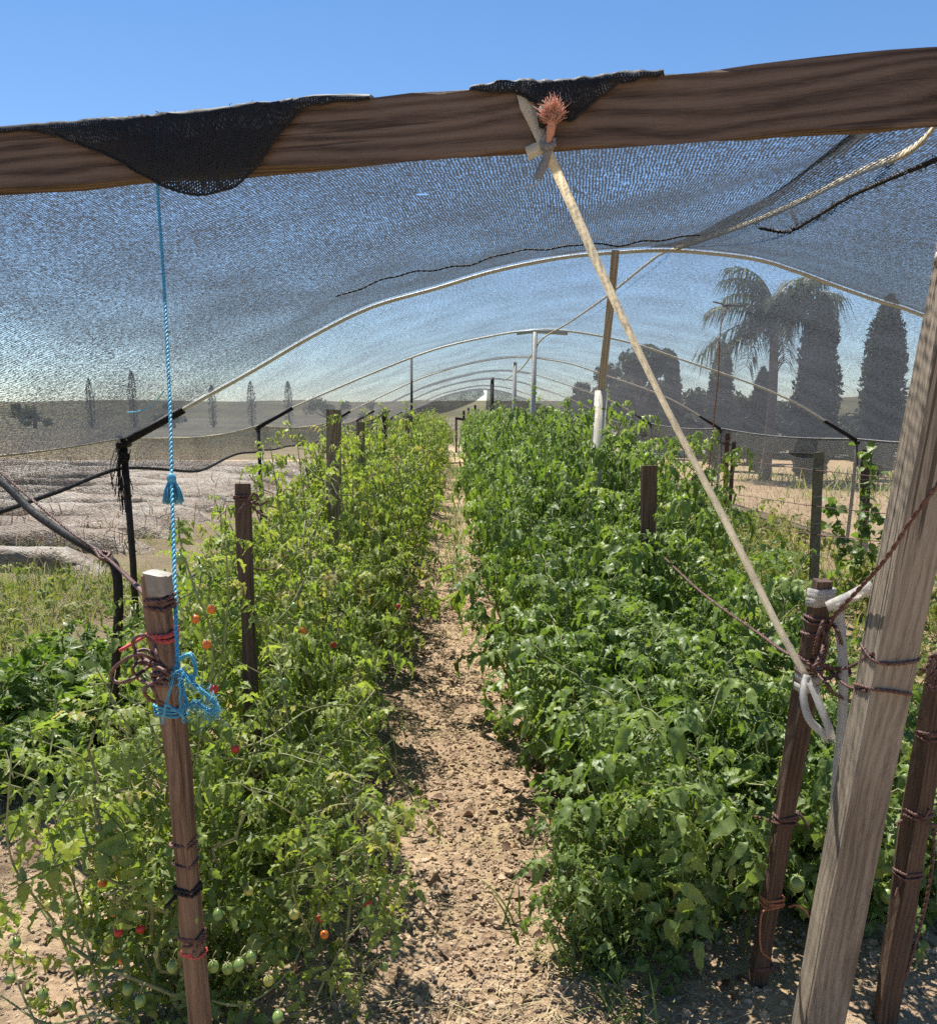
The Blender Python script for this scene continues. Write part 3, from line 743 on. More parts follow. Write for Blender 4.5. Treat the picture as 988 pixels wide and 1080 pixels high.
# loose vines of the first left plants: long bare shoots, spelled out
def shoots(root, specs, leaves=5, leaf=.12, mat=None, tpl=None):
    mb, fb = MB(), MB(); pos, az, sz = [], [], []
    for pts, r in specs:
        p = smooth(pts, 7); mb.tube(p, np.linspace(r, r * .45, len(p)), 6, RNG.random())
        for _ in range(leaves):
            i = RNG.integers(len(p) // 4, len(p)); pos.append(p[i]); az.append(RNG.uniform(0, 6.28)); sz.append(leaf * RNG.uniform(.55, 1.2))
    n = len(pos)
    scatter(fb, tpl or TPL_L, pos, np.array(az), RNG.uniform(-.3, .6, n), RNG.normal(0, .5, n), np.array(sz), RNG.uniform(.3, .85, n))
    bpy.context.view_layer.update()
    inv = np.array(root.matrix_world.inverted())
    for m_, nm, mt in ((mb, 'vine', MT['stem']), (fb, 'vine_leaves', mat or MT['leafL'])):
        allv = [v @ inv[:3, :3].T + inv[:3, 3] for v in m_.v]; m_.v = allv
        m_.build(nm, mt, root, off=(0, 0, 0))
S0 = [([P(235, 1070, 1.85), P(160, 1040, 1.8), P(100, 1015, 1.8), P(62, 985, 1.85), P(32, 940, 1.9)], .006),
      ([P(150, 1085, 1.75), P(105, 1070, 1.78), P(50, 1080, 1.8), P(0, 1050, 1.85)], .005),
      ([P(240, 1020, 1.85), P(270, 1000, 1.85), P(300, 980, 1.9), P(330, 955, 2.0)], .004),
      ([P(110, 1060, 1.8), P(95, 1010, 1.8), P(78, 930, 1.9), P(80, 870, 2.0)], .004),
      ([P(205, 1050, 1.8), P(255, 1060, 1.8), P(300, 1030, 1.85), P(325, 985, 1.9)], .0035),
      ([P(170, 1050, 1.85), P(130, 960, 1.9), P(110, 900, 1.95), P(140, 850, 2.0)], .004),
      ([P(40, 1085, 1.75), P(20, 1040, 1.8), P(8, 1000, 1.85)], .003)]
shoots(leftp[0], S0, 7, .11)
S1 = [([P(215, 760, 2.1), P(225, 680, 2.1), P(205, 620, 2.12), P(190, 570, 2.15), P(188, 545, 2.15)], .004),
      ([P(230, 720, 2.1), P(240, 640, 2.1), P(238, 570, 2.12)], .003),
      ([P(330, 990, 2.0), P(345, 930, 2.05), P(400, 870, 2.15), P(440, 850, 2.25)], .004),
      ([P(260, 1000, 1.95), P(330, 970, 2.0), P(385, 925, 2.05), P(420, 940, 2.1), P(432, 980, 2.1)], .004),
      ([P(215, 800, 2.1), P(280, 780, 2.1), P(340, 745, 2.3), P(440, 750, 2.6)], .003),
      ([P(330, 1060, 1.9), P(360, 1000, 1.95), P(395, 960, 2.0)], .003)]
shoots(leftp[1], S1, 7, .12)
for q, (pl, x0, x1, Yq) in enumerate([(leftp[0], 60, 330, 1.85), (leftp[1], 130, 400, 2.15), (leftp[2], 180, 430, 2.5), (leftp[3], 200, 430, 2.9), (leftp[5], 250, 440, 3.6)]):
    sp = []
    for _ in range(13):
        xa = RNG.uniform(x0, x1); a_ = P(xa, 1040 - 60 * q, Yq); a_ = np.array([a_[0], Yq + RNG.uniform(-.1, .25), RNG.uniform(.02, .35)])
        b_ = a_ + [RNG.normal(0, .10), RNG.normal(-.05, .08), RNG.uniform(.25, .55)]; c_ = b_ + [RNG.normal(0, .16), RNG.normal(-.02, .08), RNG.uniform(.0, .35)]
        b_[0], c_[0] = min(b_[0], -.2), min(c_[0], -.15)
        sp.append(([a_, (a_ + b_) / 2 + RNG.normal(0, .03, 3), b_, c_], RNG.uniform(.002, .004)))
    shoots(pl, sp, 5, .11)
S3 = [([P(300, 620, 3.4), P(295, 540, 3.4), P(285, 470, 3.4)], .003), ([P(330, 600, 3.6), P(320, 520, 3.6), P(312, 455, 3.6)], .003),
      ([P(370, 560, 4.2), P(372, 490, 4.2), P(360, 440, 4.2)], .003)]
shoots(leftp[4], S3, 6, .13)
shoots(rightp[4], [([P(640, 620, 4.2), P(655, 560, 4.2), P(662, 500, 4.2)], .004), ([P(740, 640, 3.6), P(725, 590, 3.6), P(735, 560, 3.6)], .004)], 7, .16, MT['leafR'], TPL_R)

# grass tufts standing on the path, and the grass along its edges
for (x, y, nb, L, lab) in [(545, 985, 7, .20, 'tall green grass tuft standing alone in the middle of the path'), (600, 1040, 9, .20, 'green grass tuft on path at the foot of the right row'),
                           (497, 575, 40, .16, 'patch of green grass on the path farther along')]:
    c = G(x, y); mb = MB(); n = nb
    sp = .02 if nb < 20 else .15
    bx_, by_ = c[0] + RNG.normal(0, sp, n), c[1] + RNG.normal(0, sp * 3 if nb > 20 else sp, n)
    blades(mb, bx_, by_, ground_z(bx_, by_), RNG.uniform(.6, 1.2, n) * L, RNG.uniform(.005, .010, n), .8, 6)
    r = thing('grass_tuft', (c[0], c[1], gz(c[0], c[1])), lab, 'grass')
    mb.build('blades', MT['grass'], r)
    if nb > 20: r['kind'] = 'stuff'
mb = MB()
n = 2600
y = 1.8 + RNG.random(n) ** 1.3 * 20; side = RNG.random(n) < .62
x = np.where(side, .36 + np.abs(RNG.normal(0, .09, n)), -.22 - np.abs(RNG.normal(0, .08, n)))
keep = fbm(x * 1.5 + 4, y * 1.7, 3, 37) > .47; x, y = x[keep], y[keep]; n = len(x)
blades(mb, x, y, ground_z(x, y), RNG.uniform(.04, .16, n), RNG.uniform(.002, .006, n), .9, 4)
n = 2600
y = RNG.uniform(8, 26, n); x = .03 + RNG.normal(0, .13, n); keep = fbm(x * 1.5 + 9, y * .8, 3, 39) > .42; x, y = x[keep], y[keep]; n = len(x)
blades(mb, x, y, ground_z(x, y), RNG.uniform(.05, .20, n), RNG.uniform(.004, .012, n), .9, 3)
tag(mb.build('grass', MT['grass']), 'short green grass along the edges of the path', 'grass', kind='stuff')
# weeds filling the strip between right row and net, and dry grass in the left strip
mb = MB(); fb = MB()
n = 5200
x = RNG.uniform(1.55, 4.3, n); y = RNG.uniform(3.2, 13, n); keep = (fbm(x * 1.1, y * 1.1, 3, 51) > .40) & (x < 4.1 - .0 * y); x, y = x[keep], y[keep]; n = len(x)
blades(mb, x, y, ground_z(x, y), RNG.uniform(.12, .45, n), RNG.uniform(.004, .012, n), .9, 4)
n = 1300
x2 = RNG.uniform(1.5, 4.0, n); y2 = RNG.uniform(3.2, 11.5, n); keep = fbm(x2 * 1.1, y2 * 1.1, 3, 51) > .45; x2, y2 = x2[keep], y2[keep]; n = len(x2)
scatter(mb, TPL_L, np.column_stack([x2, y2, ground_z(x2, y2) + RNG.uniform(.02, .38, n)]), RNG.uniform(0, 6.28, n), RNG.uniform(-.2, .9, n), RNG.normal(0, .5, n), RNG.uniform(.10, .26, n), RNG.uniform(.1, .9, n))
tag(mb.build('weeds', MT['weed']), 'pale green weeds between right row and net', 'weeds', kind='stuff')
mb = MB(); n = 16000
x = RNG.uniform(-9, -2.0, n); y = RNG.uniform(3.4, 12, n); keep = (fbm(x * .8, y * .8, 3, 81) > .48) & (y < 7.5 + (x + 9) * .6); x, y = x[keep], y[keep]; n = len(x)
blades(mb, x, y, ground_z(x, y), RNG.uniform(.08, .32, n), RNG.uniform(.003, .008, n), 1.0, 4, np.clip(RNG.normal(.68, .2, n), 0, 1))
n = 3600
x = RNG.uniform(-4.6, -2.35, n); y = RNG.uniform(4.3, 8.2, n); keep = fbm(x * 1.3, y * 1.3, 3, 83) > .44; x, y = x[keep], y[keep]; n = len(x)
blades(mb, x, y, ground_z(x, y), RNG.uniform(.10, .34, n), RNG.uniform(.004, .010, n), .9, 4, np.clip(RNG.normal(.68, .22, n), 0, 1))
n = 380
x = RNG.uniform(-4.2, -2.35, n); y = RNG.uniform(4.3, 7.6, n); keep = fbm(x * 1.3, y * 1.3, 3, 83) > .50; x, y = x[keep], y[keep]; n = len(x)
scatter(mb, TPL_L, np.column_stack([x, y, ground_z(x, y) + RNG.uniform(.02, .28, n)]), RNG.uniform(0, 6.28, n), RNG.uniform(-.2, .9, n), RNG.normal(0, .5, n), RNG.uniform(.08, .20, n), RNG.uniform(.2, .9, n))
tag(mb.build('dry_grass', MT['weed']), 'dry yellow grey grass beside the left net', 'grass', kind='stuff')
mb = MB(); n = 9000
x = RNG.uniform(4.3, 13, n); y = RNG.uniform(9, 19, n)
blades(mb, x, y, ground_z(x, y), RNG.uniform(.04, .18, n), RNG.uniform(.004, .012, n), 1.2, 3)
tag(mb.build('stubble', MT['stubble']), 'dry straw stubble outside the right net', 'straw', kind='stuff')
mb = MB(); n = 2500
x = RNG.uniform(6, 17, n); y = RNG.uniform(15, 22, n); keep = fbm(x * .5, y * .5, 3, 91) > .5; x, y = x[keep], y[keep]; n = len(x)
blades(mb, x, y, ground_z(x, y), RNG.uniform(.2, .6, n), RNG.uniform(.01, .03, n), 1.0, 4)
tag(mb.build('far_weeds', MT['weed']), 'green weeds growing before the cypresses', 'weeds', kind='stuff')

# ------------------------------------------------------------------ left field: plastic mulch beds, dirt road, hills, road
BEDS = [8.6, 9.9, 11.2, 12.6, 14.1, 15.7, 17.5, 19.4, 21.6, 24.0]
for k, yc in enumerate(BEDS):
    wd = .62 + .03 * k
    xs = np.linspace(-34, -3.2, 160); s = np.linspace(-1, 1, 13)
    XX, SS = np.meshgrid(xs, s)
    YY = yc + SS * wd / 2 * 1.0 + (XX + 3) * -0.16 + (fbm(XX * .5, SS, 2, 5 + k) - .5) * .3
    ZZ = .27 * np.clip((-3.25 - XX) / .5, 0, 1) * np.clip(1 - SS ** 2, 0, 1) ** .6 * (.7 + .6 * fbm(XX * .9, SS * 2 + 9 * k, 3, 15 + k)) + (fbm(XX * 4, SS * 4 + k, 3, 33) - .5) * .10 - .05
    mb = MB().grid(np.stack([XX, YY, ZZ], 2), uv=False)
    tag(mb.build('mulch_bed', MT['mulch']), 'old raised bed under torn grey plastic mulch', 'bed', 'grey mulched beds in the left field', 'structure')
mb = MB(); n = 9000
x = RNG.uniform(-30, -3.2, n); kk = RNG.integers(0, 10, n); yc = np.array(BEDS)[kk]
y = yc + (x + 3) * -.16 + RNG.normal(0, .30, n); keep = fbm(x * .9, y * .9, 3, 17) > .50; x, y = x[keep], y[keep]; n = len(x)
blades(mb, x, y, np.full(n, .12), RNG.uniform(.12, .40, n), RNG.uniform(.006, .016, n), 1.1, 3)
tag(mb.build('dead_weeds', MT['dead']), 'dead brown weeds on the mulch beds', 'weeds', kind='stuff')
def strip(name, pts, w, z, mat, label, cat):
    p = smooth(pts, 12); tg = np.gradient(p, axis=0); s = np.column_stack([-tg[:, 1], tg[:, 0]]); s /= np.linalg.norm(s, axis=1, keepdims=True)
    a, b = p[:, :2] - s * w / 2, p[:, :2] + s * w / 2
    V = np.stack([np.column_stack([a, np.full(len(p), z)]), np.column_stack([b, np.full(len(p), z)])], 1)
    return tag(MB().grid(V, uv=False).build(name, mat), label, cat, kind='structure')
strip('dirt_track', [(-60, 31, 0), (-20, 27.5, 0), (-6, 27, 0), (3, 30, 0)], 3.2, .05, MT['dirt'], 'tan dirt track across the left field', 'track')
strip('road', [(4, 34, 0), (14, 31.5, 0), (40, 28, 0), (90, 24, 0)], 4.0, .06, MT['asphalt'], 'grey road beyond the cypresses', 'road')
# low hills
mb = MB()
th = np.linspace(math.radians(20), math.radians(160), 160); rr = np.array([260, 300, 360, 430])
V = np.zeros((4, 160, 3)); prof = 1.2 + 4.5 * fbm(th * 9, th * 0 + 3, 4, 61) + 5 * np.clip(np.cos(th), -1, 0) ** 2 * -1 + 3
for i, (r, h) in enumerate(zip(rr, (0.0, .6, 1.0, .3))):
    V[i] = np.column_stack([r * np.cos(th), r * np.sin(th), prof * h - (.5 if i == 0 else 0)])
tag(mb.grid(V, uv=False).build('hills', MT['hill']), 'low dry hills along the horizon', 'hills', kind='structure')

# ------------------------------------------------------------------ trees
def leaf_cloud(mb, pos, nrm_, size, tint):
    n = len(pos); a = RNG.normal(size=(n, 3)); a /= np.linalg.norm(a, axis=1, keepdims=True)
    b = np.cross(a, nrm_); b /= (np.linalg.norm(b, axis=1, keepdims=True) + 1e-9); a2 = np.cross(b, nrm_ + .6 * RNG.normal(size=(n, 3))); a2 /= (np.linalg.norm(a2, axis=1, keepdims=True) + 1e-9)
    s = size[:, None]
    V = np.stack([pos - a2 * s, pos - b * s * .42, pos + a2 * s, pos + b * s * .42], 1)
    mb.add(V.reshape(-1, 3), np.arange(4 * n).reshape(n, 4), tint)
def cypress(base, H, R, label, n=5200, group=None, name='cypress_tree'):
    base = np.asarray(base, float)
    r = thing(name, base, label, 'cypress', group)
    MB().tube([base + [0, 0, -.05], base + [.02, 0, H * .5], base + [0, .02, H * .9]], [R * .22, R * .14, .02], 8).build('trunk', MT['bark'], r)
    u = RNG.random(n) ** .9; th = RNG.random(n) * 2 * PI
    pr = np.interp(u, [0, .04, .12, .35, .65, .85, .95, 1], [.35, .75, .95, 1.0, .92, .66, .38, .04]) * R
    pr *= .82 + .5 * vnoise(th * 3.2 + base[0], u * H * 3.0, int(abs(base[0]) * 7) % 97)
    rad = pr * np.sqrt(RNG.uniform(.35, 1, n))
    pos = base + np.column_stack([rad * np.cos(th), rad * np.sin(th), .1 * H * .3 + u * H * .97])
    nr = np.column_stack([np.cos(th), np.sin(th), .9 + 0 * th]); nr = np.cross(nr, np.column_stack([-np.sin(th), np.cos(th), 0 * th]))
    mb = MB(); leaf_cloud(mb, pos, nr + .3 * RNG.normal(size=(n, 3)), RNG.uniform(.05, .13, n) * (H / 4.2) ** .5, RNG.random(n))
    mb.build('crown', MT['cyp'], r, False)
    return r
def px_tree(x, ytop, ybase, wpx, Y):
    b = P(x, ybase, Y); b[2] = 0; top = P(x, ytop, Y)[2]
    return b, top, wpx / F * Y * .5
b, H, R = px_tree(852, 311, 510, 42, 19.5); cypress(b, H, R, 'tall dark cypress just right of the drooping palm', 7000)
b, H, R = px_tree(921, 313, 506, 42, 20.5); cypress(b, H, R, 'tall dark cypress nearest the weathered front post', 7000)
b, H, R = px_tree(755, 362, 496, 25, 24); cypress(b, H, R, 'slim cypress behind the hanging red cord, left of the palm', 4000)
b, H, R = px_tree(798, 388, 498, 22, 23); cypress(b, H, R, 'short cypress close behind the palm trunk', 4000)
b, H, R = px_tree(706, 374, 470, 20, 30); cypress(b, H, R, 'narrow cypress beside the big round tree', 4000)
lc = ['tiny far cypress leftmost of five on the left horizon', 'tiny far cypress left of the blue twine', 'tiny far cypress right of the blue twine', 'tiny far cypress fourth from left on the horizon', 'tiny far cypress nearest the grey stake on the horizon']
for (x, yt), l in zip([(97, 399), (142, 391), (225, 406), (266, 402), (305, 402)], lc):
    b, H, R = px_tree(x, yt, 446, 9, 95); cypress(b, H, R, l, 900, 'row of far cypresses on the left')
def round_tree(base, H, R, label, n=7000, trunk=.22, name='tree', lobes=22):
    base = np.asarray(base, float); r = thing(name, base, label, 'tree')
    tb = MB().tube([base + [0, 0, -.05], base + [.1, 0, H * .4], base + [.05, .05, H * .75]], [R * .10, R * .07, .03], 8)
    cs = []
    for k in range(lobes):
        a = RNG.random() * 2 * PI; q = R * math.sqrt(RNG.random()) * .85
        c = base + [q * math.cos(a), q * math.sin(a), H * (trunk + (1 - trunk) * RNG.uniform(.12, .80) * (1 - .35 * (q / R) ** 2))]
        cs.append((c, R * RNG.uniform(.22, .42)))
        tb.tube([base + [.05, 0, H * .3], (base + c) / 2 + [0, 0, H * .12], c], [R * .05, R * .03, .015], 5)
    tb.build('trunk', MT['bark'], r)
    pos, nr = [], []
    for c, q in cs:
        m = n // lobes; d = RNG.normal(size=(m, 3)); d /= np.linalg.norm(d, axis=1, keepdims=True)
        pos.append(c + d * (q * RNG.random(m) ** .4)[:, None] * [1, 1, .8]); nr.append(d + .8 * RNG.normal(size=(m, 3)))
    pos = np.concatenate(pos); nr = np.concatenate(nr); k = pos[:, 2] > .1; pos, nr = pos[k], nr[k]
    mb = MB(); leaf_cloud(mb, pos, nr, RNG.uniform(.06, .16, len(pos)) * (R / 1.5) ** .4, RNG.random(len(pos)))
    mb.build('crown', MT['tree'], r, False)
def px_round(x0, x1, ytop, Y, label, **k):
    b = P((x0 + x1) / 2, 500, Y); b[2] = 0
    round_tree(b, P((x0 + x1) / 2, ytop, Y)[2], (x1 - x0) / F * Y / 2, label, **k)
px_round(628, 712, 340, 34, 'big round dusky tree beyond the wooden ridge pole', n=11000)
px_round(700, 770, 402, 31, 'low bushy tree between the round tree and the slim cypress', trunk=.1)
px_round(755, 822, 404, 27, 'bushy tree spreading left of the palm trunk', trunk=.08)
px_round(820, 905, 440, 33, 'low bushy tree between the two tall cypresses', trunk=.1)
px_round(640, 730, 398, 36, 'broad dark tree right behind the round dusky tree', trunk=.1)
px_round(768, 862, 412, 31, 'dark bushy tree right behind the palm', trunk=.05)
px_round(862, 935, 428, 29, 'dark low tree filling the gap right of the two tall cypresses', trunk=.05)
px_round(590, 640, 395, 42, 'grey green tree left of the wooden ridge pole', trunk=.2)
px_round(930, 1010, 425, 36, 'low tree behind the weathered front post', trunk=.1)

for (a_, b_, yt, Yv, l) in [(20, 64, 414, 90, 'far low bush at the left edge of the horizon'), (168, 206, 416, 90, 'far low bush beside the blue twine on horizon'), (325, 372, 414, 85, 'far bush clump right of the small cypresses'), (378, 408, 411, 80, 'far rounded bush left of the tunnel end'), (-60, -10, 408, 90, 'far tree beyond the left picture edge')]:
    px_round(a_, b_, yt, Yv, l, n=1400, trunk=.02, lobes=8)
def palm(base, H, label):
    base = np.asarray(base, float); r = thing('palm_tree', base, label, 'palm')
    tb = MB().tube(smooth([base + [0, 0, -.05], base + [.05, 0, H * .35], base + [-.02, 0, H * .72]], 8), np.interp(np.linspace(0, 1, 17), [0, .15, 1], [.16, .11, .09]), 10)
    tb.build('trunk', MT['bark'], r)
    c = base + [-.02, 0, H * .72]; mb = MB()
    for k in range(27):
        a = k * 2.4 + RNG.uniform(-.3, .3); L = RNG.uniform(1.2, 1.9); up = RNG.uniform(-.5, 1.45)
        t = np.linspace(0, 1, 14); pit = up - (1.05 + up * .5) * t ** 1.3
        hor = np.concatenate([[0], np.cumsum(np.cos(pit[:-1]))]) / 13 * L; ver = np.concatenate([[0], np.cumsum(np.sin(pit[:-1]))]) / 13 * L
        d = np.array([math.cos(a), math.sin(a), 0]); p = c + hor[:, None] * d + ver[:, None] * np.array([0, 0, 1.0])
        mb.tube(p, np.linspace(.022, .005, 14), 4, RNG.random())
        sd = np.array([-math.sin(a), math.cos(a), 0])
        for q in np.linspace(.10, .99, 40):
            pt = np.array([np.interp(q, t, p[:, j]) for j in range(3)]); ll = L * .32 * (1 - .55 * abs(q - .45)) * RNG.uniform(.7, 1.15)
            for s in (-1, 1):
                dirn = norm(sd * s * RNG.uniform(.5, 1) + d * .5 + np.array([0, 0, RNG.uniform(-.6, .25)]))
                m1 = pt + dirn * ll * .5 + [0, 0, -.10 * ll]; e = pt + dirn * ll + [0, 0, -.85 * ll]
                w = norm(np.cross(dirn, [0.3, .1, 1])) * .015
                tn = RNG.random()
                mb.add(np.array([pt - w, pt + w, m1 + w, m1 - w]), [[0, 1, 2, 3]], tn)
                mb.add(np.array([m1 - w, m1 + w, e]), [[0, 1, 2]], tn)
    mb.build('crown', MT['palm'], r, False)
b = P(806, 508, 20.5); b[2] = 0
palm(b, P(817, 293, 20.5)[2] * 1.12, 'tall palm with drooping feathery fronds between the cypresses')

# ------------------------------------------------------------------ the tunnel: front beam, post, hoops
BL, BR = D(0, 167.5, 2.04), D(988, 89, 1.64)                       # points on the front face centre line
bd = norm(BR - BL); bn = np.cross(bd, [0, 0, 1.0])                 # bn looks towards the camera
if bn[1] > 0: bn = -bn
BH, BT = 0.118, 0.038
b0 = BL - bd * 1.15 - bn * (BT / 2); b1 = BR + bd * .34 - bn * (BT / 2)
beam = Member(b0, b1, BH, BT, (0, 0, 1))
tag(beam.build('beam', MT['beam'], ch=.10, jit=.0016, seed=4), 'long dark brown timber beam across the front of the shade house', 'beam')
def on_beam(x, y, off=0.0):                                         # a photo pixel put on the beam's front face
    r = ray(x, y); n = bn; t = np.dot(BL - CAM, n) / np.dot(r, n)
    return CAM + r * t + n * off
def beam_top(x, back=0.0, up=0.0):                                  # the beam's top edge above a photo column
    p = on_beam(x, 130); s = np.dot(p - BL, bd)
    return BL + bd * s + np.array([0, 0, BH / 2 + up]) - bn * back

pb, pt_ = D(858, 1080, 1.97), D(958, 560, 1.72)
pd = norm(pt_ - pb)
p_lo = pb + pd * ((-.25 - pb[2]) / pd[2]); p_hi = pb + pd * ((2.16 - pb[2]) / pd[2])
# the pixels above are those of the near corner edge minus/plus a little: shift the axis behind the corner
PW = 0.083
ax = np.array([PW / 2 - .008, PW / 2 + .005, 0])
post = Member(p_lo + ax, p_hi + ax, PW, PW, (1, 0.0, 0))
tag(post.build('post', MT['post'], ch=.05, jit=.0012, seed=9), 'thick weathered grey timber post at right front holding the beam', 'post')

# corner post under the far left end of the beam, outside the picture
cl = b0 + bd * .10
tag(Member([cl[0], cl[1] + .06, -.2], [cl[0], cl[1] + .06, b0[2] - .072], .09, .09).build('post', MT['post'], seed=12), 'weathered timber post under the left end of the front beam', 'post')

H1 = [(130, 463), (200, 424), (265, 388), (330, 350), (391, 320), (460, 300), (520, 282), (589, 268), (650, 262), (711, 260), (791, 268), (837, 281), (883, 298), (929, 314), (964, 325)]
Y1, Y2 = 5.5, 10.3
h1 = [P(x, y, Y1) for x, y in H1]
h1 += [np.array([3.35, Y1, 1.86]), np.array([3.95, Y1, 1.52]), np.array([4.22, Y1, 1.34])]
hoop1 = smooth(h1, 6)
H2 = [(272, 449), (300, 432), (351, 409), (431, 376), (482, 360), (551, 347), (599, 347), (660, 358), (710, 374), (823, 415), (904, 463)]
hoop2 = smooth([P(x, y, Y2) for x, y in H2], 8)
HOOP_Y = [Y1, Y2, 15.2, 20.4, 25.6, 31.0, 36.0]
def resamp(p, n):
    s = np.concatenate([[0], np.cumsum(np.linalg.norm(np.diff(p, axis=0), axis=1))]); ss = np.linspace(0, s[-1], n)
    return np.stack([np.interp(ss, s, p[:, k]) for k in range(3)], 1)
NP = 81
prof = []
for i, Y in enumerate(HOOP_Y):
    a, c = resamp(hoop1, NP), resamp(hoop2, NP)
    q = a if i == 0 else c.copy()
    if i > 1:
        q = c * .6 + a * .4
        q[:, 2] += .02 * math.sin(i * 2.1); q[:, 0] += .04 * math.sin(i * 1.3)
    q[:, 1] = Y; prof.append(q)
hl = ['nearest pale pvc hoop arching under the shade cloth', 'second pale hoop back, above the grey ridge pole']
for i, q in enumerate(prof):
    lab = hl[i] if i < 2 else ['third hoop back along the tunnel', 'fourth hoop back along the tunnel', 'fifth hoop back along the tunnel', 'sixth hoop back along the tunnel', 'last hoop at the far end of tunnel'][i - 2]
    r = thing('hoop', q[0], lab, 'hoop', 'hoops carrying the shade cloth')
    w = q.copy(); w[:, 2] -= .022
    MB().tube(w[3:-3] if i == 0 else w, .0105, 8).build('pipe', MT['pvc'], r)
    for e in ((0, 1, 5), (-1, -2, -6)):                              # dark pipe sleeve and cross fitting at each foot
        MB().tube([w[e[0]] + [0, 0, -.05], w[e[0]], w[e[1]], w[e[2]]], .024, 8).tube([w[e[0]] + [0, -.09, -.01], w[e[0]] + [0, .09, -.01]], .019, 8).build('sleeve', MT['black'], r)

# side posts at the feet of the hoops
for i, q in enumerate(prof):
    for sgn, e in ((-1, q[0]), (1, q[-1])):
        lab = ('black post under the foot of the %s hoop, %s side' % (['nearest', 'second', 'third', 'fourth', 'fifth', 'sixth', 'last'][i], 'left' if sgn < 0 else 'right'))
        o = MB().tube([[e[0] - .02, e[1], -.15], [e[0], e[1], .6], [e[0], e[1], e[2] - .04]], .021, 8)
        r = thing('side_post', (e[0], e[1], 0), lab, 'post', 'side posts of the shade house')
        o.build('pole', MT['blackmetal'], r)
        mb = MB()
        for z in (.45, .72, 1.0): mb.twist(np.array([[e[0] + .024 * math.cos(a), e[1] + .024 * math.sin(a), z + a * .001] for a in np.linspace(0, 13, 40)]), .0018, 1)
        mb.build('wire_wrap', MT['wire'], r)

# ------------------------------------------------------------------ shade cloth
def sheet(name, V, mat, label, cat='shade cloth', th=None):
    return tag(MB().grid(V).build(name, mat), label, cat)
# front sheet: from the top of the beam back to the first hoop, left of the ridge cord
n_u, n_v = 110, 60
ip = int(np.argmin(np.abs(hoop1[:, 0] - 1.36)))
back = resamp(hoop1[:ip + 1], n_u)
cordF = D(988, 148, 1.72); cordF = beam_top(1010, .05, -.02)
left_low = np.array([-2.16, 2.2, 1.36])
fr = [left_low, left_low + [.03, 0, .35], b0 + [.02, 0, .085], b0 + bd * .5 + [0, 0, .085]] + [BL + bd * s + np.array([0, 0, BH / 2 - .006]) - bn * (BT + .008) for s in np.linspace(-.3, np.dot(beam_top(1010) - BL, bd), 7)]
front = resamp(smooth(fr, 6), n_u)
t = np.linspace(0, 1, n_v)
uu = np.linspace(0, 1, n_u)
V = front[None] * (1 - t)[:, None, None] + back[None] * t[:, None, None]
sag = np.sin(t * PI)[:, None] * (.05 + .07 * np.sin(uu * PI) ** 1)[None]
V[..., 2] -= sag
V[..., 2] += .014 * np.sin(V[..., 0] * 9 + V[..., 1] * 3.2 + 5 * fbm(V[..., 0] * .9, V[..., 1] * .9, 2, 47)) * np.sin(t * PI)[:, None] * np.minimum(1, 6 * uu)[None]
V[..., 2] += (fbm(V[..., 0] * 2.2 + V[..., 1] * .6, V[..., 1] * .7, 3, 41) - .5) * .12 * np.sin(t * PI)[:, None] * np.minimum(1, 6 * uu)[None]
sheet('shade_cloth', V, MT['cloth'], 'big sagging black shade cloth from the front beam back to nearest hoop')
sheetF = bpy.data.objects['shade_cloth']
sv = V[int(.60 * n_v), 58:108] + np.array([0, 0, -.008]); sv[:, 2] += .004 * np.sin(np.arange(len(sv)) * 1.3)
MB().twist(sv, .0026, 2, .05).build('seam', MT['black'], sheetF, off=(0, 0, 0))
# right front sheet
backR = resamp(np.vstack([hoop1[ip - 4:], [[4.22, Y1, 1.30]]]), 60)
frR = resamp(smooth([beam_top(985, .055, -.035), beam_top(1005, .05, -.035), np.array([1.8, 1.9, 2.02]), np.array([3.2, 2.0, 1.75]), np.array([4.25, 2.2, 1.34])], 6), 60)
t2 = np.linspace(0, 1, 40); u2 = np.linspace(0, 1, 60)
VR = frR[None] * (1 - t2)[:, None, None] + backR[None] * t2[:, None, None]
VR[..., 2] -= np.sin(t2 * PI)[:, None] * (.07 + .08 * np.sin(u2 * PI))[None] + .006
VR[..., 2] += (fbm(VR[..., 0] * 1.6, VR[..., 1] * .9, 3, 77) - .5) * .06 * np.sin(t2 * PI)[:, None]
sheet('shade_cloth', VR, MT['cloth'], 'black shade cloth sheet to the right of the tan ridge strap')
# long cloth over the hoops
rows, ts = [], []
for i in range(len(prof) - 1):
    m = 8
    for k in range(m + (i == len(prof) - 2)):
        f = k / m; q = prof[i] * (1 - f) + prof[i + 1] * f
        sg = math.sin(f * PI)
        q = q.copy(); c = np.linspace(0, 1, NP)
        q[:, 2] -= sg * (.05 + .075 * np.sin(c * PI)); q[:, 2] += .004
        q[:, 2] += (fbm(q[:, 0] * 1.5 + i, q[:, 1] * 1.2, 3, 91) - .5) * .07 * sg
        rows.append(q)
VT = np.array(rows)
sheet('shade_cloth', VT, MT['long'], 'long black shade cloth stretched over the row of hoops')
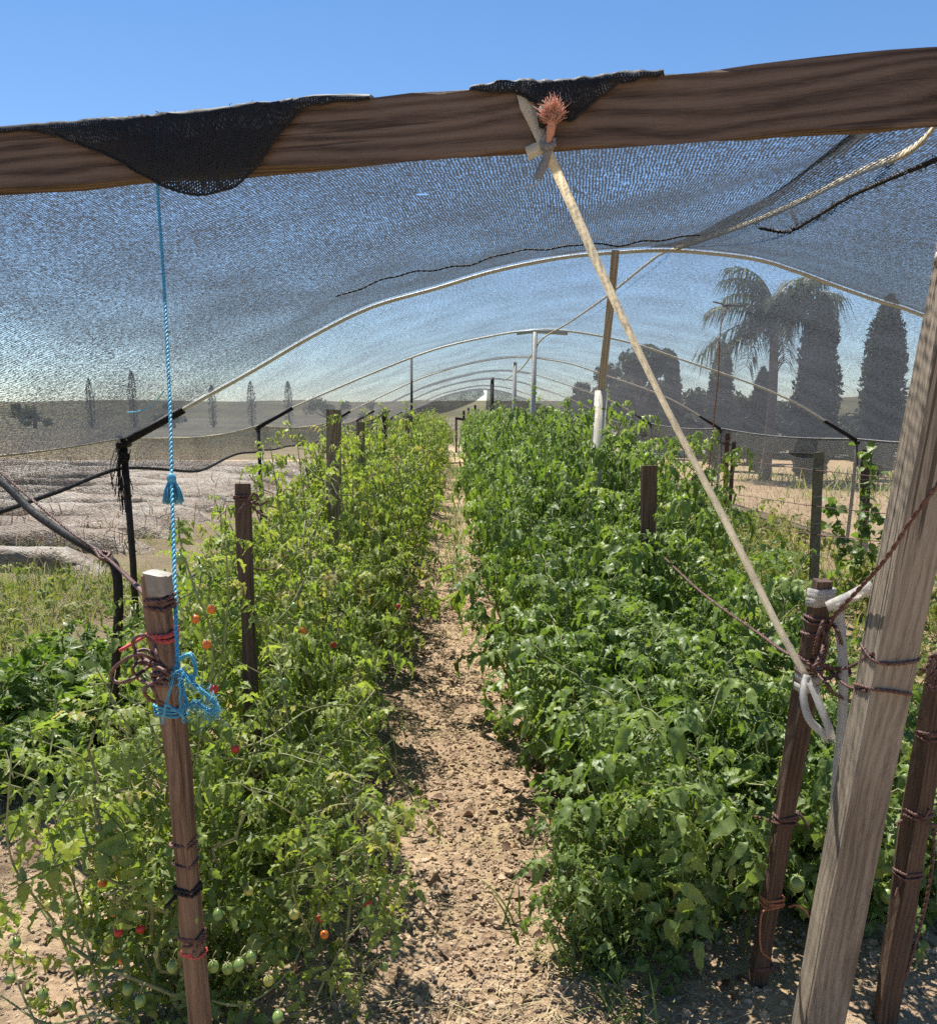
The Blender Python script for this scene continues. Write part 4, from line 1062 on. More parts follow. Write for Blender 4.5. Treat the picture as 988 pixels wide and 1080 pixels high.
# hems hanging below the edge cords
def hem(xs_fn, y0, y1, label, seed, drop=.20):
    Yv = np.linspace(y0, y1, int((y1 - y0) / .12)); nz = 7
    top = np.array([xs_fn(y) for y in Yv])
    dr = drop * (.75 + .9 * fbm(Yv * .55, Yv * 0 + seed, 2, seed))
    f = np.linspace(0, 1, nz)
    V = top[None] + np.stack([.03 * np.sin(Yv * 2)[None] * f[:, None], 0 * f[:, None] * Yv[None], -f[:, None] * dr[None]], 2)
    o = sheet('cloth_hem', V, MT['long'], label)
    mb = MB().tube(V[-1], .011, 6); mb.build('hem_roll', MT['black'], o, off=(0, 0, 0))
EL = np.array([left_low] + [q[0] for q in prof]); ER = np.array([[4.25, 2.2, 1.34]] + [q[-1] for q in prof])
def edge(E):
    def f(y):
        z = np.interp(y, E[:, 1], E[:, 2]); i = np.searchsorted(E[:, 1], y) - 1; i = min(max(i, 0), len(E) - 2)
        g = (y - E[i, 1]) / (E[i + 1, 1] - E[i, 1]); return np.array([np.interp(y, E[:, 1], E[:, 0]), y, z - .05 * math.sin(g * PI)])
    return f
hem(edge(EL), 2.2, 36, 'hem of black shade cloth drooping under the left edge cord', 5, .21)
hem(edge(ER), 2.2, 36, 'hem of black shade cloth drooping under the right edge wire', 8, .17)
for E, mt, l, nm in ((EL, 'cord', 'tan cord along the left edge of the shade cloth', 'support_cord'), (ER, 'thinwire', 'pale wire along the right edge of the shade cloth', 'edge_wire')):
    f = edge(E); tag(MB().tube([f(y) + [0, 0, .004] for y in np.linspace(2.2, 36, 160)], .006, 6).build(nm, MT[mt]), l, 'cord')
# far end curtain of doubled cloth, cut open to the right of the path
def curtain(top, bot, label):
    a, b = resamp(np.array(top), 40), resamp(np.array(bot), 40); f = np.linspace(0, 1, 12)
    V = a[None] * (1 - f)[:, None, None] + b[None] * f[:, None, None]; V[..., 1] += .06 * np.sin(V[..., 0] * 5 + V[..., 2] * 2)
    sheet('end_curtain', V, MT['dense'], label, 'curtain')
YE = 35.6
pe = resamp(prof[-1], 40)
iL = pe[:, 0] < 1.15
topL = pe[iL] - [0, .4, .02]
curtain(topL, [P(432, 443, YE), P(447, 441, YE), P(480, 432, YE), P(500, 424, YE), P(511, 416, YE)], 'dark grey end curtain left half, rolled up towards the peak')
curtain(pe[~iL] - [0, .4, .02], [P(512, 432, YE), P(530, 435, YE), P(590, 440, YE)], 'dark grey end curtain right half, hanging lower')
for k, (x, yt) in enumerate([(481, 441), (489, 433), (494, 430), (501, 427), (511, 440), (519, 402)]):
    top = P(x, yt, YE - .5); b = [top[0], YE - .5, -.1]
    tag(Member(b, top, .09, .09).build('end_post', MT['blackmetal' if k % 2 else 'greystake'], seg=6), 'thin dark post in the gable at far end of the path', 'post', 'posts of the far gable')
tag(Member(P(480, 441, YE - .6), P(513, 446, YE - .6), .10, .05, (0, 0, 1)).build('end_rail', MT['blackmetal'], seg=6), 'dark rail across posts at the far end of path', 'rail')

# ridge poles
ridge = lambda x, y, Y: P(x, y, Y)
r = thing('ridge_pole', P(634, 470, Y1) * [1, 1, 0], 'tall pale wooden ridge pole with white pipe sleeve at right of tunnel', 'pole')
tp, mdp = P(649, 264, Y1), P(634, 412, Y1); bt = P(626, 560, Y1); bt = bt + (bt - tp) * ((bt[2] + .1) / (tp[2] - bt[2]))
Member(mdp - (tp - mdp) * .3, tp, .044, .030).build('wooden_pole', MT['brace'], r, seed=21)
MB().tube([bt, mdp], .038, 12).build('pipe_sleeve', MT['pvc'], r)
def ridge_pole(x, yt, xb, Y, mat, rad, label, bar=True):
    tp = P(x, yt, Y); b = P(xb, yt + 90, Y); b = np.array([b[0], Y, -.1]); r = thing('ridge_pole', b, label, 'pole', 'ridge poles')
    MB().tube([b, tp], rad, 10).build('pipe', MT[mat], r)
    if bar: MB().tube([tp + [-.2, 0, -.012], tp + [0, 0, .01], tp + [.36, 0, -.015]], rad * .7, 8).build('cross_pipe', MT[mat], r)
ridge_pole(564, 350, 560, Y2, 'pvcgrey', .030, 'grey pvc ridge pole with a cross pipe on top, behind the wooden pole')
ridge_pole(543, 382, 541, 15.2, 'pvcgrey', .035, 'thin grey ridge pole third along the ridge', False)
ridge_pole(434, 376, 433, 14.0, 'blackmetal', .02, 'thin dark pole above the left tomato row', False)
ridge_pole(519, 398, 518, 20.4, 'blackmetal', .045, 'dark ridge pole fourth along the ridge', False)
rc = [P(712, 262, Y1), P(690, 272, 6.0), P(640, 312, 7.2), P(600, 340, 9.3), P(572, 357, Y2), P(562, 372, 11.5), P(548, 390, 14.5), P(530, 402, 20)]
tag(MB().twist(smooth(rc, 10), .006, 2, .06).build('slack_cord', MT['cord']), 'slack pale cord running back under the ridge', 'cord')
# tan ridge strap at upper right between the two front sheets
rs = smooth([P(712, 262, Y1 - .1), P(760, 246, 4.6), P(820, 223, 3.75), P(900, 184, 2.75), P(960, 158, 2.2), cordF + [.02, .06, -.055]], 8)
tag(MB().ribbon(rs, np.interp(np.linspace(0,1,len(rs)), [0,1], [.030,.018]), (0.3, .1, .95), .0015).build('strap', MT['cord']), 'tan strap running up to the right corner under the shade cloth', 'strap')
# frayed dark edge hanging beside it
fe = smooth([P(800, 240, 3.6), P(830, 244, 3.5), P(858, 230, 3.1), P(900, 205, 2.6), P(988, 168, 2.05), P(1040, 150, 1.9)], 10)
mb = MB().twist(fe, .0038, 3, .05)
for q in fe[::1]:
    for _ in range(4):
        e = q + RNG.normal(0, .010, 3); mb.tube([q, (q + e) / 2 + RNG.normal(0, .004, 3), e], .0010, 3)
mb.twist(smooth([P(834, 222, 3.5), P(840, 236, 3.4), P(832, 246, 3.4)], 6), .004, 2, .04)
tag(mb.build('frayed_edge', MT['black']), 'frayed dark edge of cloth bunched below the tan ridge strap', 'cloth edge')
# seam under the front sheet
sm = smooth([P(400, 262, 4.4), P(470, 258, 4.4), P(560, 254, 4.5), P(650, 246, 4.5), P(720, 242, 4.5)], 8)
# cloth folded over the front of the beam
def flap(x0, x1, lows, tops, label, seed):
    n, m = 60, 26; f = np.linspace(0, 1, n); V = np.zeros((m, n, 3))
    for j, s in enumerate(f):
        x = x0 + (x1 - x0) * s
        yl = np.interp(x, [p[0] for p in lows], [p[1] for p in lows]); tp_ = np.interp(x, [p[0] for p in tops], [p[1] for p in tops])
        tt = beam_top(x); lo = on_beam(x, yl); h = max(.004, tt[2] - lo[2]); lump = tp_
        c = [tt - bn * (BT + .012) + [0, 0, -.06], tt - bn * (BT + .008) + [0, 0, .003 + lump], tt - bn * BT * .5 + [0, 0, .004 + lump * 1.3], tt + bn * (.005 + lump * .3) + [0, 0, .002 + lump]]
        c += [tt + bn * (.006 + .006 * math.sin(q * 3)) - [0, 0, h * q] for q in (.25, .5, .75, 1.0)]
        c = resamp(np.array(c), m); V[:, j] = c
    wr = (fbm(np.tile(f * 9, (m, 1)), np.tile(np.linspace(0, 2, m)[:, None], (1, n)), 3, seed) - .3) * .018
    V += bn * np.maximum(wr, 0)[..., None] + np.array([0, 0, 1.0]) * ((fbm(np.tile(f * 26, (m, 1)), np.tile(np.linspace(0, 3, m)[:, None], (1, n)), 2, seed + 1) - .5) * .008)[..., None]
    o = sheet('cloth_flap', V, MT['flap'], label)
    e = V[-1]
    MB().twist(e + bn * .002, .0018, 2, .03).build('flap_edge', MT['black'], o, off=(0, 0, 0))
    mb = MB()
    for _ in range(260):                                            # torn threads along the fold
        j = RNG.integers(0, n); q = V[RNG.integers(4, 9), j]; e2 = q + RNG.normal(0, .008, 3) + [0, 0, .004]
        mb.tube([q, (q + e2) / 2 + RNG.normal(0, .003, 3), e2], .0008, 3)
    mb.build('torn_threads', MT['black'], o, off=(0, 0, 0))
flap(-40, 392, [(-40, 138), (20, 136), (60, 145), (110, 163), (150, 185), (175, 200), (212, 209), (245, 198), (270, 178), (300, 140), (322, 112), (392, 103)],
     [(-40, .008), (60, .004), (200, .002), (300, .006), (340, .012), (392, .003)], 'black shade cloth folded over the beam in a wide pointed flap', 31)
flap(497, 698, [(497, 98), (540, 98), (565, 108), (585, 126), (602, 130), (625, 110), (650, 90), (698, 81)],
     [(497, .000), (525, .008), (560, .005), (590, .000), (620, .001), (650, .005), (698, .000)], 'small black cloth flap folded over the beam beside the orange tassel', 37)

# side nets hung from the edges to the ground
def side_net(E, y0, y1, label, lean):
    f = edge(E); Yv = np.linspace(y0, y1, 120); g = np.linspace(0, 1, 8); top = np.array([f(y) for y in Yv])
    V = np.zeros((8, 120, 3))
    for i, q in enumerate(g):
        V[i] = top; V[i, :, 0] += lean * q + .05 * q * np.sin(Yv * 1.3); V[i, :, 2] = top[:, 2] * (1 - q) + .02 * q - .12 * math.sin(q * PI) * 0
    o = tag(MB().grid(V).build('side_net', MT['net']), label, 'net')
    MB().tube(V[-1] + [0, 0, .02], .009, 6).build('bottom_cord', MT['black'], o, off=(0, 0, 0))
side_net(EL, 3.0, 36, 'fine see-through bird net along the left side of the tunnel', -.25)
side_net(ER, 6.5, 36, 'fine see-through bird net along the right side of the tunnel', -.15)

# ------------------------------------------------------------------ stakes
STK = {}
def stake(key, top, bot, w, h, label, mat='stake', seed=0, side=(1, 0, 0), group='wooden stakes in the tomato rows', taper=1.0):
    d = norm(np.asarray(bot) - np.asarray(top))
    b = np.asarray(bot, float)
    if b[2] > -.12: b = b + d * ((b[2] + .12) / -d[2])
    m = Member(b, top, w, h, side); STK[key] = m
    m.obj = tag(m.build('stake', MT[mat], ch=.14, jit=.0022, seed=seed, taper=taper), label, 'stake', group)
    return m
sL = stake('front_left', D(166, 606, 1.50), D(212, 1080, 1.78), .035, .030, 'reddish brown wooden stake tied with blue twine and brown wire loops', seed=2, side=(1, -.35, 0))
stake('second_left', P(256, 510, 2.62), P(268, 820, 2.55), .040, .036, 'dark brown stake with a brown wire bow at its top, left row', mat='darkstake', seed=3)
stake('third_left', P(351, 432, 4.45), P(352, 560, 4.45), .062, .05, 'thick greyish stake rising above the left tomato row', 'greystake', seed=5)
stake('fourth_left', P(381, 445, 5.9), P(381, 520, 5.9), .05, .04, 'grey stake just past the thick one in left row', 'greystake', seed=6)
stake('fifth_left', P(406, 434, 7.8), P(405, 520, 7.8), .045, .04, 'thin black stake in the left row above the foliage', 'blackmetal', seed=7)
stake('sixth_left', P(431, 438, 11.5), P(430, 500, 11.5), .07, .05, 'small far grey stake sixth along the left row', 'greystake', seed=8)
for k, (x, yt, Y) in enumerate([(440, 442, 14), (447, 444, 16), (452, 444, 19), (455, 446, 22), (462, 446, 26)]):
    stake('f%d' % k, P(x, yt, Y), P(x, 520, Y), .07, .05, 'tiny distant stake among those at far end of left row', 'greystake' if k % 2 else 'blackmetal', seed=20 + k)
sR = stake('front_right', D(868, 612, 2.02), D(797, 1055, 2.34), .042, .036, 'leaning dark brown stake bound with white tape and orange cord', mat='darkstake', seed=11, side=(1, .2, 0))
stake('second_right', P(686, 491, 3.9), P(683, 660, 3.9), .064, .028, 'short flat brown stake standing in the right tomato row', mat='darkstake', seed=13)
s3 = stake('beside_post', D(996, 690, 1.98), D(930, 1085, 2.2), .050, .036, 'dark split stake just right of the weathered post', mat='darkstake', seed=14, side=(1, .3, 0))
for k, (x, yt, Y) in enumerate([(585, 440, 12.5), (600, 438, 10), (548, 440, 17)]):
    stake('g%d' % k, P(x, yt, Y), P(x, 520, Y), .05, .04, 'thin dark stake barely showing over far right row', 'blackmetal', seed=40 + k)
# cap on the left stake
mb = MB(); 
rr_ = np.array([sL.ring(l, 1.0, 0, .0025)[:-0 or None] for l in (sL.L - .036, sL.L - .02, sL.L + .001)])
rr_[..., 2] += 0.0
mb.grid(np.concatenate([rr_, rr_[:, :1]], 1), uv=False)
mb.add(np.vstack([rr_[-1], [sL.at(sL.L + .006)]]), [[i, (i + 1) % len(rr_[-1]), len(rr_[-1])] for i in range(len(rr_[-1]))])
attach(mb.build('sheet_cap', MT['silver']), sL.obj)

# metal fence posts on the right
def tpost(x, yt, xb, yb, Y, mat, w, label):
    tp, b = P(x, yt, Y), P(xb, yb, Y); b = b + (b - tp) * ((b[2] + .15) / (tp[2] - b[2]))
    r = thing('fence_post', b, label, 'post', 'steel fence posts at the right')
    m = Member(b, tp, w, w * .22); m.build('flange', MT[mat], r, seg=8)
    m2 = Member(b + [0, w * .4, 0], tp + [0, w * .4, 0], w * .2, w * .6); m2.build('web', MT[mat], r, seg=8)
    mb = MB()
    for l in (.12, .32, .52, .75):
        mb.tube(m.ring(m.L - l, 2, .006, .002), .002, 4)
    mb.build('wire_tie', MT['thinwire'], r)
    return m
tpost(863, 477, 857, 640, 6.5, 'greenmetal', .066, 'green steel fence post standing right of the tomato rows')
tpost(767, 457, 764, 535, 13.4, 'rust', .055, 'rusty steel post, taller of the pair beside the net')
tpost(774, 466, 769, 540, 13.0, 'blackmetal', .05, 'black steel post leaning beside the rusty one')
tpost(914, 474, 910, 570, 9.6, 'blackmetal', .10, 'dark square post behind the climbing vine')
for k, (y1_, y2_, l) in enumerate([(482, 492, 'upper'), (519, 530, 'middle'), (549, 560, 'lower')]):
    w = smooth([P(742, y1_ - 2, 13.2), P(800, y1_ + 6, 9.5), P(861, y2_ + 4, 6.45), P(1040, y2_ + 22, 4.6)], 8)
    tag(MB().twist(w, .0022, 2, .03).build('fence_wire', MT['wire']), 'thin %s wire strung past the green fence post' % l, 'wire', 'fence wires at the right')
# red cord hanging from the cloth with its tie
rc = smooth([P(766, 324, 8.0), P(760, 345, 8.0), P(757, 400, 8.0), P(752, 450, 8.0), P(747, 500, 8.0)], 8)
tag(MB().twist(rc, .004, 2, .05).build('red_cord', MT['orange']), 'reddish cord hanging from the shade cloth at right', 'cord')
tag(MB().blob(P(768, 322, 7.9), .03, 1.6, 1, .5, 8, 6, jit=.4).tube([P(752, 318, 7.9), P(768, 322, 7.9), P(786, 322, 7.9)], .008, 5).build('cloth_tie', MT['black']), 'dark knot pinching the shade cloth above the red cord', 'tie')

# climbing vine at the right
mv, fv = MB(), MB()
ps, az, sz = [], [], []
for pts in ([(915, 640), (920, 590), (912, 540), (918, 500), (914, 470)], [(885, 600), (890, 570), (882, 545), (878, 530)], [(925, 660), (928, 600), (935, 560), (920, 535)], [(900, 660), (898, 620), (905, 580)], [(912, 600), (908, 560), (915, 520)]):
    p = smooth([P(x, y, 6.6 + .1 * RNG.random()) for x, y in pts], 8); mv.tube(p, .004, 5)
    for q in p:
        for _ in range(2):
            ps.append(q + RNG.normal(0, .035, 3)); az.append(RNG.uniform(0, 6.28)); sz.append(RNG.uniform(.045, .095))
vr = thing('climbing_vine', P(912, 640, 6.6) * [1, 1, 0], 'dark leafy vine climbing right of the green fence post', 'vine')
n = len(ps); Vh = [simple_leaflet(1.0, 1.05, .3, .3, r0) for _ in range(3)]
scatter(fv, Vh, np.array(ps), np.array(az), RNG.uniform(-1.2, .3, n), RNG.normal(0, .4, n), np.array(sz), RNG.uniform(0, .75, n))
mv.build('stem', MT['stem'], vr); fv.build('leaves', MT['leafR'], vr)

# ------------------------------------------------------------------ strings, straps, wires at the front
# blue twine from the beam to the left stake
tw_top = on_beam(167, 118, .02)
tw = smooth([on_beam(167, 128, .001), on_beam(167, 150, .001), on_beam(167, 195, .003), D(173, 300, 1.88), D(179, 420, 1.75), D(181, 505, 1.66), D(184, 600, 1.57), D(187, 690, 1.475), D(188, 697, 1.47)], 10)
br = thing('blue_twine', D(187, 697, 1.47), 'bright blue twine tied from the beam down to the left stake', 'twine')
mb = MB().twist(tw, .0024, 2, .022)
for q in tw[30::2]:
    if RNG.random() < .45: mb.tube([q, q + RNG.normal(0, .006, 3), q + RNG.normal(0, .012, 3)], .0005, 3)
mb.build('line', MT['blue'], br)
mb = MB(); kn = D(181, 505, 1.66)
mb.blob(kn, .009, 1, 1, 1.3, 8, 6, jit=.3)
for k in range(170):
    a = RNG.uniform(0, 6.28); sp = RNG.uniform(.003, .021)
    mb.tube(smooth([kn + [0, 0, .006], kn + [math.cos(a) * sp * .7, math.sin(a) * sp * .7, -.018], kn + [math.cos(a) * sp, math.sin(a) * sp, -.034 - RNG.random() * .014]], 4), .0007, 3)
mb.build('tassel', MT['blue'], br)
mb = MB()
loop = smooth([D(187, 697, 1.47), D(200, 690, 1.46), D(206, 702, 1.46), D(203, 716, 1.455), D(190, 706, 1.46), D(207, 724, 1.45), D(224, 738, 1.45), D(229, 748, 1.45), D(218, 749, 1.45), D(206, 741, 1.455), D(199, 745, 1.46), D(195, 735, 1.46), D(190, 712, 1.465), D(187, 699, 1.47)], 8)
def frayed(mb, p, k, spread, r):
    n = len(p)
    for _ in range(k):
        ph = RNG.uniform(0, 6.28, 3); fq = RNG.uniform(2, 6, 3); t_ = np.linspace(0, 1, n)[:, None]
        mb.tube(p + spread * np.sin(2 * PI * fq * t_ + ph) * RNG.uniform(.4, 1.0, 3), r, 4, RNG.random())
frayed(mb, loop, 30, .0028, .0009)
for _ in range(170):
    q = loop[RNG.integers(20, len(loop) - 20)]; mb.tube([q, q + RNG.normal(0, .007, 3) + [0, 0, -.004], q + RNG.normal(0, .012, 3) + [0, 0, -.010]], .0004, 3)
mb.build('bow', MT['blue'], br)
mb = MB()
lw = sL.at_z(D(182, 765, 1.5)[2])
for o_ in (0, .008, .016): frayed(mb, sL.ring(lw + o_ - .008, 1.1, .004, .005, .1 * o_), 6, .0022, .0009)
mb.build('stake_wrap', MT['blue'], br)
mb = MB()
frayed(mb, smooth([D(187, 699, 1.465), D(180, 725, 1.455), D(173, 752, 1.46), D(171, 764, 1.47)], 8), 7, .0022, .0010)
frayed(mb, smooth([D(188, 700, 1.465), D(190, 730, 1.455), D(191, 750, 1.46), D(194, 762, 1.465)], 8), 6, .0020, .0010)
frayed(mb, smooth([D(174, 742, 1.45), D(186, 750, 1.442), D(195, 757, 1.45)], 8), 5, .002, .001)
mb.build('tied_ends', MT['blue'], br)
# thin blue end on the cloth
tag(MB().tube(smooth([D(173, 412, 1.77), D(160, 428, 1.85), D(145, 434, 1.95), D(134, 435, 2.0)], 6), .0016, 4).build('loose_thread', MT['blue']), 'thin loose blue thread curling left from the twine', 'thread')

# wraps round the left stake
def wrap(m, z, turns, mat, label, rad=.0024, pitch=.006, ends=0, cat='wire', name='wire_wrap', off=.003, group=None):
    mb = MB(); l = m.at_z(z); R = m.ring(l, turns, pitch, off, RNG.random()); mb.twist(R, rad, 2, .018)
    for _ in range(ends):
        e = R[-1]; d = np.array([RNG.uniform(-1, 1), -RNG.uniform(.2, .8), RNG.uniform(-1, .2)]); mb.tube(smooth([e, e + d * .02 + RNG.normal(0, .004, 3), e + d * .045 + RNG.normal(0, .01, 3)], 5), rad * 1.2, 5)
    return tag(mb.build(name, MT[mat]), label, cat, group)
zL = lambda y: D(190, y, 1.5 + (y - 606) / 474 * .28)[2]
wrap(sL, zL(640), 4, 'wire', 'dark brown wire wrapped just under the grey stake cap', .0026, .005)
wrap(sL, zL(672), 3, 'red', 'red tape tied round the left front stake', .0026, .0045, 2, 'tape', 'tape_wrap')
wrap(sL, zL(716), 3.5, 'wire', 'brown wire knot where the loops leave left stake', .003, .006, 1)
wrap(sL, zL(888), 1.6, 'wire', 'brown wire wrap in the middle of the left stake', .0022, .008)
wrap(sL, zL(908), 1.4, 'wire', 'lower thin wire wrap in the middle of left stake', .0018, .008, 1)
wrap(sL, zL(936), 2.0, 'black', 'black cord end wrapped round the left stake', .003, .004, 1)
wrap(sL, zL(988), 3.0, 'wire', 'dark wire bundle wrapped low on the left stake', .0028, .005, 3)
wrap(sL, zL(1004), 1.6, 'red', 'reddish wire wrapped lowest on the left stake', .0020, .006)
# big wire loops at the left stake
mb = MB()
K = D(176, 706, 1.49)
for pts in ([(170, 700), (150, 694), (140, 678), (150, 670), (162, 678), (166, 694), (172, 706)], [(172, 704), (148, 690), (126, 700), (117, 712), (124, 720), (140, 716), (160, 702), (174, 708)],
            [(174, 708), (152, 697), (140, 705), (146, 716), (160, 724), (166, 738), (172, 742)], [(176, 708), (165, 700), (150, 700), (142, 690), (156, 686), (176, 706)], [(170, 742), (158, 738), (152, 728), (162, 720), (174, 712)]):
    mb.tube(smooth([D(x, y, 1.47 + .03 * math.sin(k * 1.9 + x)) for k, (x, y) in enumerate(pts)], 8), .0031, 7)
tag(mb.build('wire_loops', MT['wire']), 'tangled loops of reddish brown wire beside the left stake', 'wire')
# second left stake bow
s2 = STK['second_left']
wrap(s2, P(256, 528, 2.6)[2], 2.5, 'wire', 'brown wire tied round the top of dark left stake', .0028, .006)
mb = MB()
for pts in ([(262, 528), (268, 520), (272, 526), (264, 532)], [(262, 530), (275, 532), (282, 528)], [(262, 530), (272, 540), (282, 546)], [(258, 532), (252, 540), (250, 550)]):
    mb.twist(smooth([P(x, y, 2.55) for x, y in pts], 6), .0028, 2, .03)
tag(mb.build('wire_bow', MT['wire']), 'dark wire bow sticking out of the second left stake', 'wire')
# thin wire lines through the left row
for pts, l in (([(258, 600, 2.6), (300, 590, 3.2), (352, 512, 4.45)], 'thin wire between the dark and thick left stakes'),):
    tag(MB().twist(smooth([P(*q) for q in pts], 8), .002, 2, .03).build('row_wire', MT['wire']), l, 'wire')

# black pipe and brown wire coming in at the left
pp = smooth([D(-60, 462, 4.4), D(0, 507, 3.7), D(35, 540, 3.35), D(75, 567, 3.1), D(108, 586, 3.0), D(122, 600, 2.98), D(125, 640, 3.0), D(123, 690, 3.08), D(121, 735, 3.15), D(119, 870, 3.35)], 8)
ap = D(-70, 458, 4.45)
tag(Member([ap[0] - .05, ap[1], -.2], [ap[0] - .05, ap[1], ap[2] + .12], .07, .06).build('anchor_post', MT['greystake'], seed=33), 'grey timber post anchoring the black pipe and guy wire', 'post')
tag(MB().tube(pp, .0155, 10).build('drip_pipe', MT['black']), 'black poly pipe slung in from the left and bending down', 'pipe')
wl = smooth([D(-60, 448, 4.2), D(0, 498, 3.5), D(40, 532, 3.2), D(80, 565, 3.0), D(112, 588, 2.9), D(132, 606, 2.3), D(156, 630, 1.52)], 8)
mb = MB().twist(wl, .0034, 2, .05)
mb.twist(smooth([D(100, 580, 2.96), D(108, 590, 2.9), D(116, 584, 2.95), D(106, 582, 3.0), D(112, 592, 2.92)], 6), .004, 2, .03)
tag(mb.build('guy_wire', MT['wire']), 'twisted brown wire pulled from far left to the stake', 'wire')
# black frayed strip on the first side post
mb = MB()
for k in range(16):
    q = prof[0][0] + [RNG.normal(0, .02), -.03, -.06]; mb.tube(smooth([q, q + [RNG.normal(-.03, .02), 0, -.12], q + [RNG.normal(-.03, .03), 0, -RNG.uniform(.18, .4)]], 5), .003, 4)
mb.twist(smooth([prof[0][0] + [-.02, -.03, .02], prof[0][0] + [.03, -.04, -.02], prof[0][0] + [-.03, -.03, -.06], prof[0][0] + [.03, -.03, -.1], prof[0][0] + [-.02, -.04, -.14]], 6), .012, 2, .05)
tag(mb.build('rag', MT['black']), 'black frayed rag tied round the head of nearest left side post', 'rag')

# tan strap from the beam to the right stake
st = [beam_top(549, .02, .004), beam_top(550, -.004, .003), on_beam(556, 112, .004), on_beam(566, 134, .005), on_beam(578, 162, .008)]
st2 = [D(600, 210, 1.86), D(640, 300, 1.90), D(700, 425, 1.95), D(770, 560, 1.98), D(820, 660, 2.0), D(850, 714, 2.0)]
pth = np.vstack([np.array(st[:2]), smooth(np.array(st[2:] + st2), 8)])
wdt = np.interp(np.linspace(0, 1, len(pth)), [0, .3, 1], [.031, .021, .015])
sr = thing('strap', pth[0], 'long tan cloth strap stretched diagonally from the beam to right stake', 'strap')
tws = np.interp(np.linspace(0, 1, len(pth)), [0, .25, .45, .62, .8, 1], [0, 0, .25, 1.05, .5, .2])[:, None]
MB().ribbon(pth, wdt * .95, np.cos(tws) * (rgt * .9 + np.array([0, 0, .35])) + np.sin(tws) * np.array([0, -1.0, .1]), .0009).build('band', MT['tape'], sr)
MB().ribbon(smooth([on_beam(556, 163, .006), on_beam(568, 158, .010), on_beam(576, 156, .012)], 5), .026, (0, 0, 1), .001).build('folded_corner', MT['tape'], sr)
tl = smooth([D(850, 712, 1.99), D(847, 735, 1.96), D(853, 758, 1.95), D(866, 772, 1.95), D(876, 781, 1.95), D(874, 768, 1.94), D(866, 748, 1.95), D(857, 726, 1.97), D(850, 714, 1.99)], 8)
MB().ribbon(tl, .017, rgt, .0012).build('tail_loop', MT['white'], sr)
kb = MB()
lk = sR.at_z(D(850, 722, 2.05)[2])
for o_ in (-.025, 0, .022, .04): kb.ribbon(sR.ring(lk + o_, 1.05, .01, .004), .018, sR.z, .001)
kb.build('knot_wrap', MT['white'], sr)
# tassel of frayed rope on the strap
kt = on_beam(577, 152, .02)
tr = thing('rope_tassel', kt, 'frayed orange rope tassel knotted to the strap on the beam', 'tassel')
mb = MB()
core = [on_beam(578, 160, .022), on_beam(582, 146, .032), on_beam(585, 132, .040)]
mb.tube(smooth(core, 6), [.006] * 6 + [.009] * 6 + [.008], 8)
c0 = core[2]
for k in range(420):
    a = RNG.uniform(-1.25, 1.05); b = RNG.uniform(-.9, .9); L = RNG.uniform(.018, .044) * (1 - .25 * abs(a))
    d = norm(bd * math.sin(a) + np.array([0, 0, 1.0]) * math.cos(a) + bn * math.sin(b) * .9)
    s = c0 + RNG.normal(0, .005, 3); e = s + d * L + np.array([0, 0, -.004 * abs(a)])
    mb.tube(smooth([s, s + d * L * .5 + RNG.normal(0, .002, 3), e + RNG.normal(0, .003, 3)], 3), np.linspace(.0010, .0005, 7), 3, RNG.random())
mb.build('fibres', MT['pink'], tr)
MB().blob(on_beam(574, 128, .03), .013, .8, .8, 1.5, 10, 8, jit=.35).build('knot', MT['black'], tr)
mb = MB().ribbon(smooth([on_beam(580, 155, .026), on_beam(577, 172, .026), on_beam(571, 186, .03), on_beam(569, 192, .03)], 6), .016, bd, .002)
mb.twist(smooth([on_beam(573, 152, .018), on_beam(580, 160, .034), on_beam(586, 154, .022), on_beam(577, 146, .026), on_beam(574, 160, .022)], 6), .0045, 2, .02)
mb.build('strap_end', MT['greystrap'], tr)
tag(MB().tube(smooth([on_beam(571, 192, .02), on_beam(565, 198, .02), on_beam(556, 196, .0), on_beam(552, 197, -.01)], 6), .0013, 4).build('loose_thread', MT['white']), 'short white loose thread below the orange tassel', 'thread')

# white tape between right stake, post and the long hanging tape
wt = thing('white_tape', sR.at_z(D(864, 640, 2.02)[2]) * 0 + sR.at(sR.at_z(D(864, 640, 2.02)[2])), 'white cloth tape looped round the right stake top and hanging down', 'tape')
lk2 = sR.at_z(D(864, 636, 2.03)[2])
mb = MB()
for o_ in (0, .010, .018): mb.ribbon(sR.ring(lk2 + o_, 1.05, .008, .004, .2), .020, sR.z, .0012)
mb.build('stake_loop', MT['white'], wt)
MB().ribbon(smooth([D(872, 640, 1.98), D(886, 634, 1.95), D(900, 628, 1.9), D(920, 618, 1.86)], 7), np.linspace(.022, .028, 22), (0, 0, 1), .0012).build('span', MT['white'], wt)
MB().ribbon(smooth([D(884, 636, 1.99), D(887, 670, 2.0), D(889, 715, 2.0), D(888, 760, 2.01), D(884, 800, 2.02), D(880, 850, 2.04)], 7), .023, (1, .15, 0), .0012).build('hanging_tail', MT['white'], wt)
# tape round the post head
mb = MB()
for z, o_ in ((D(985, 258, 1.6)[2], 0), (D(985, 268, 1.6)[2], 1)):
    mb.ribbon(post.ring(post.at_z(z), 1.02, .015, .0022, .1 * o_), .020, post.z + np.array([.25 * (o_ - .5), 0, 0]), .001)
tag(mb.build('tape_wrap', MT['white']), 'pale tape wrapped round the top of the weathered post', 'tape')
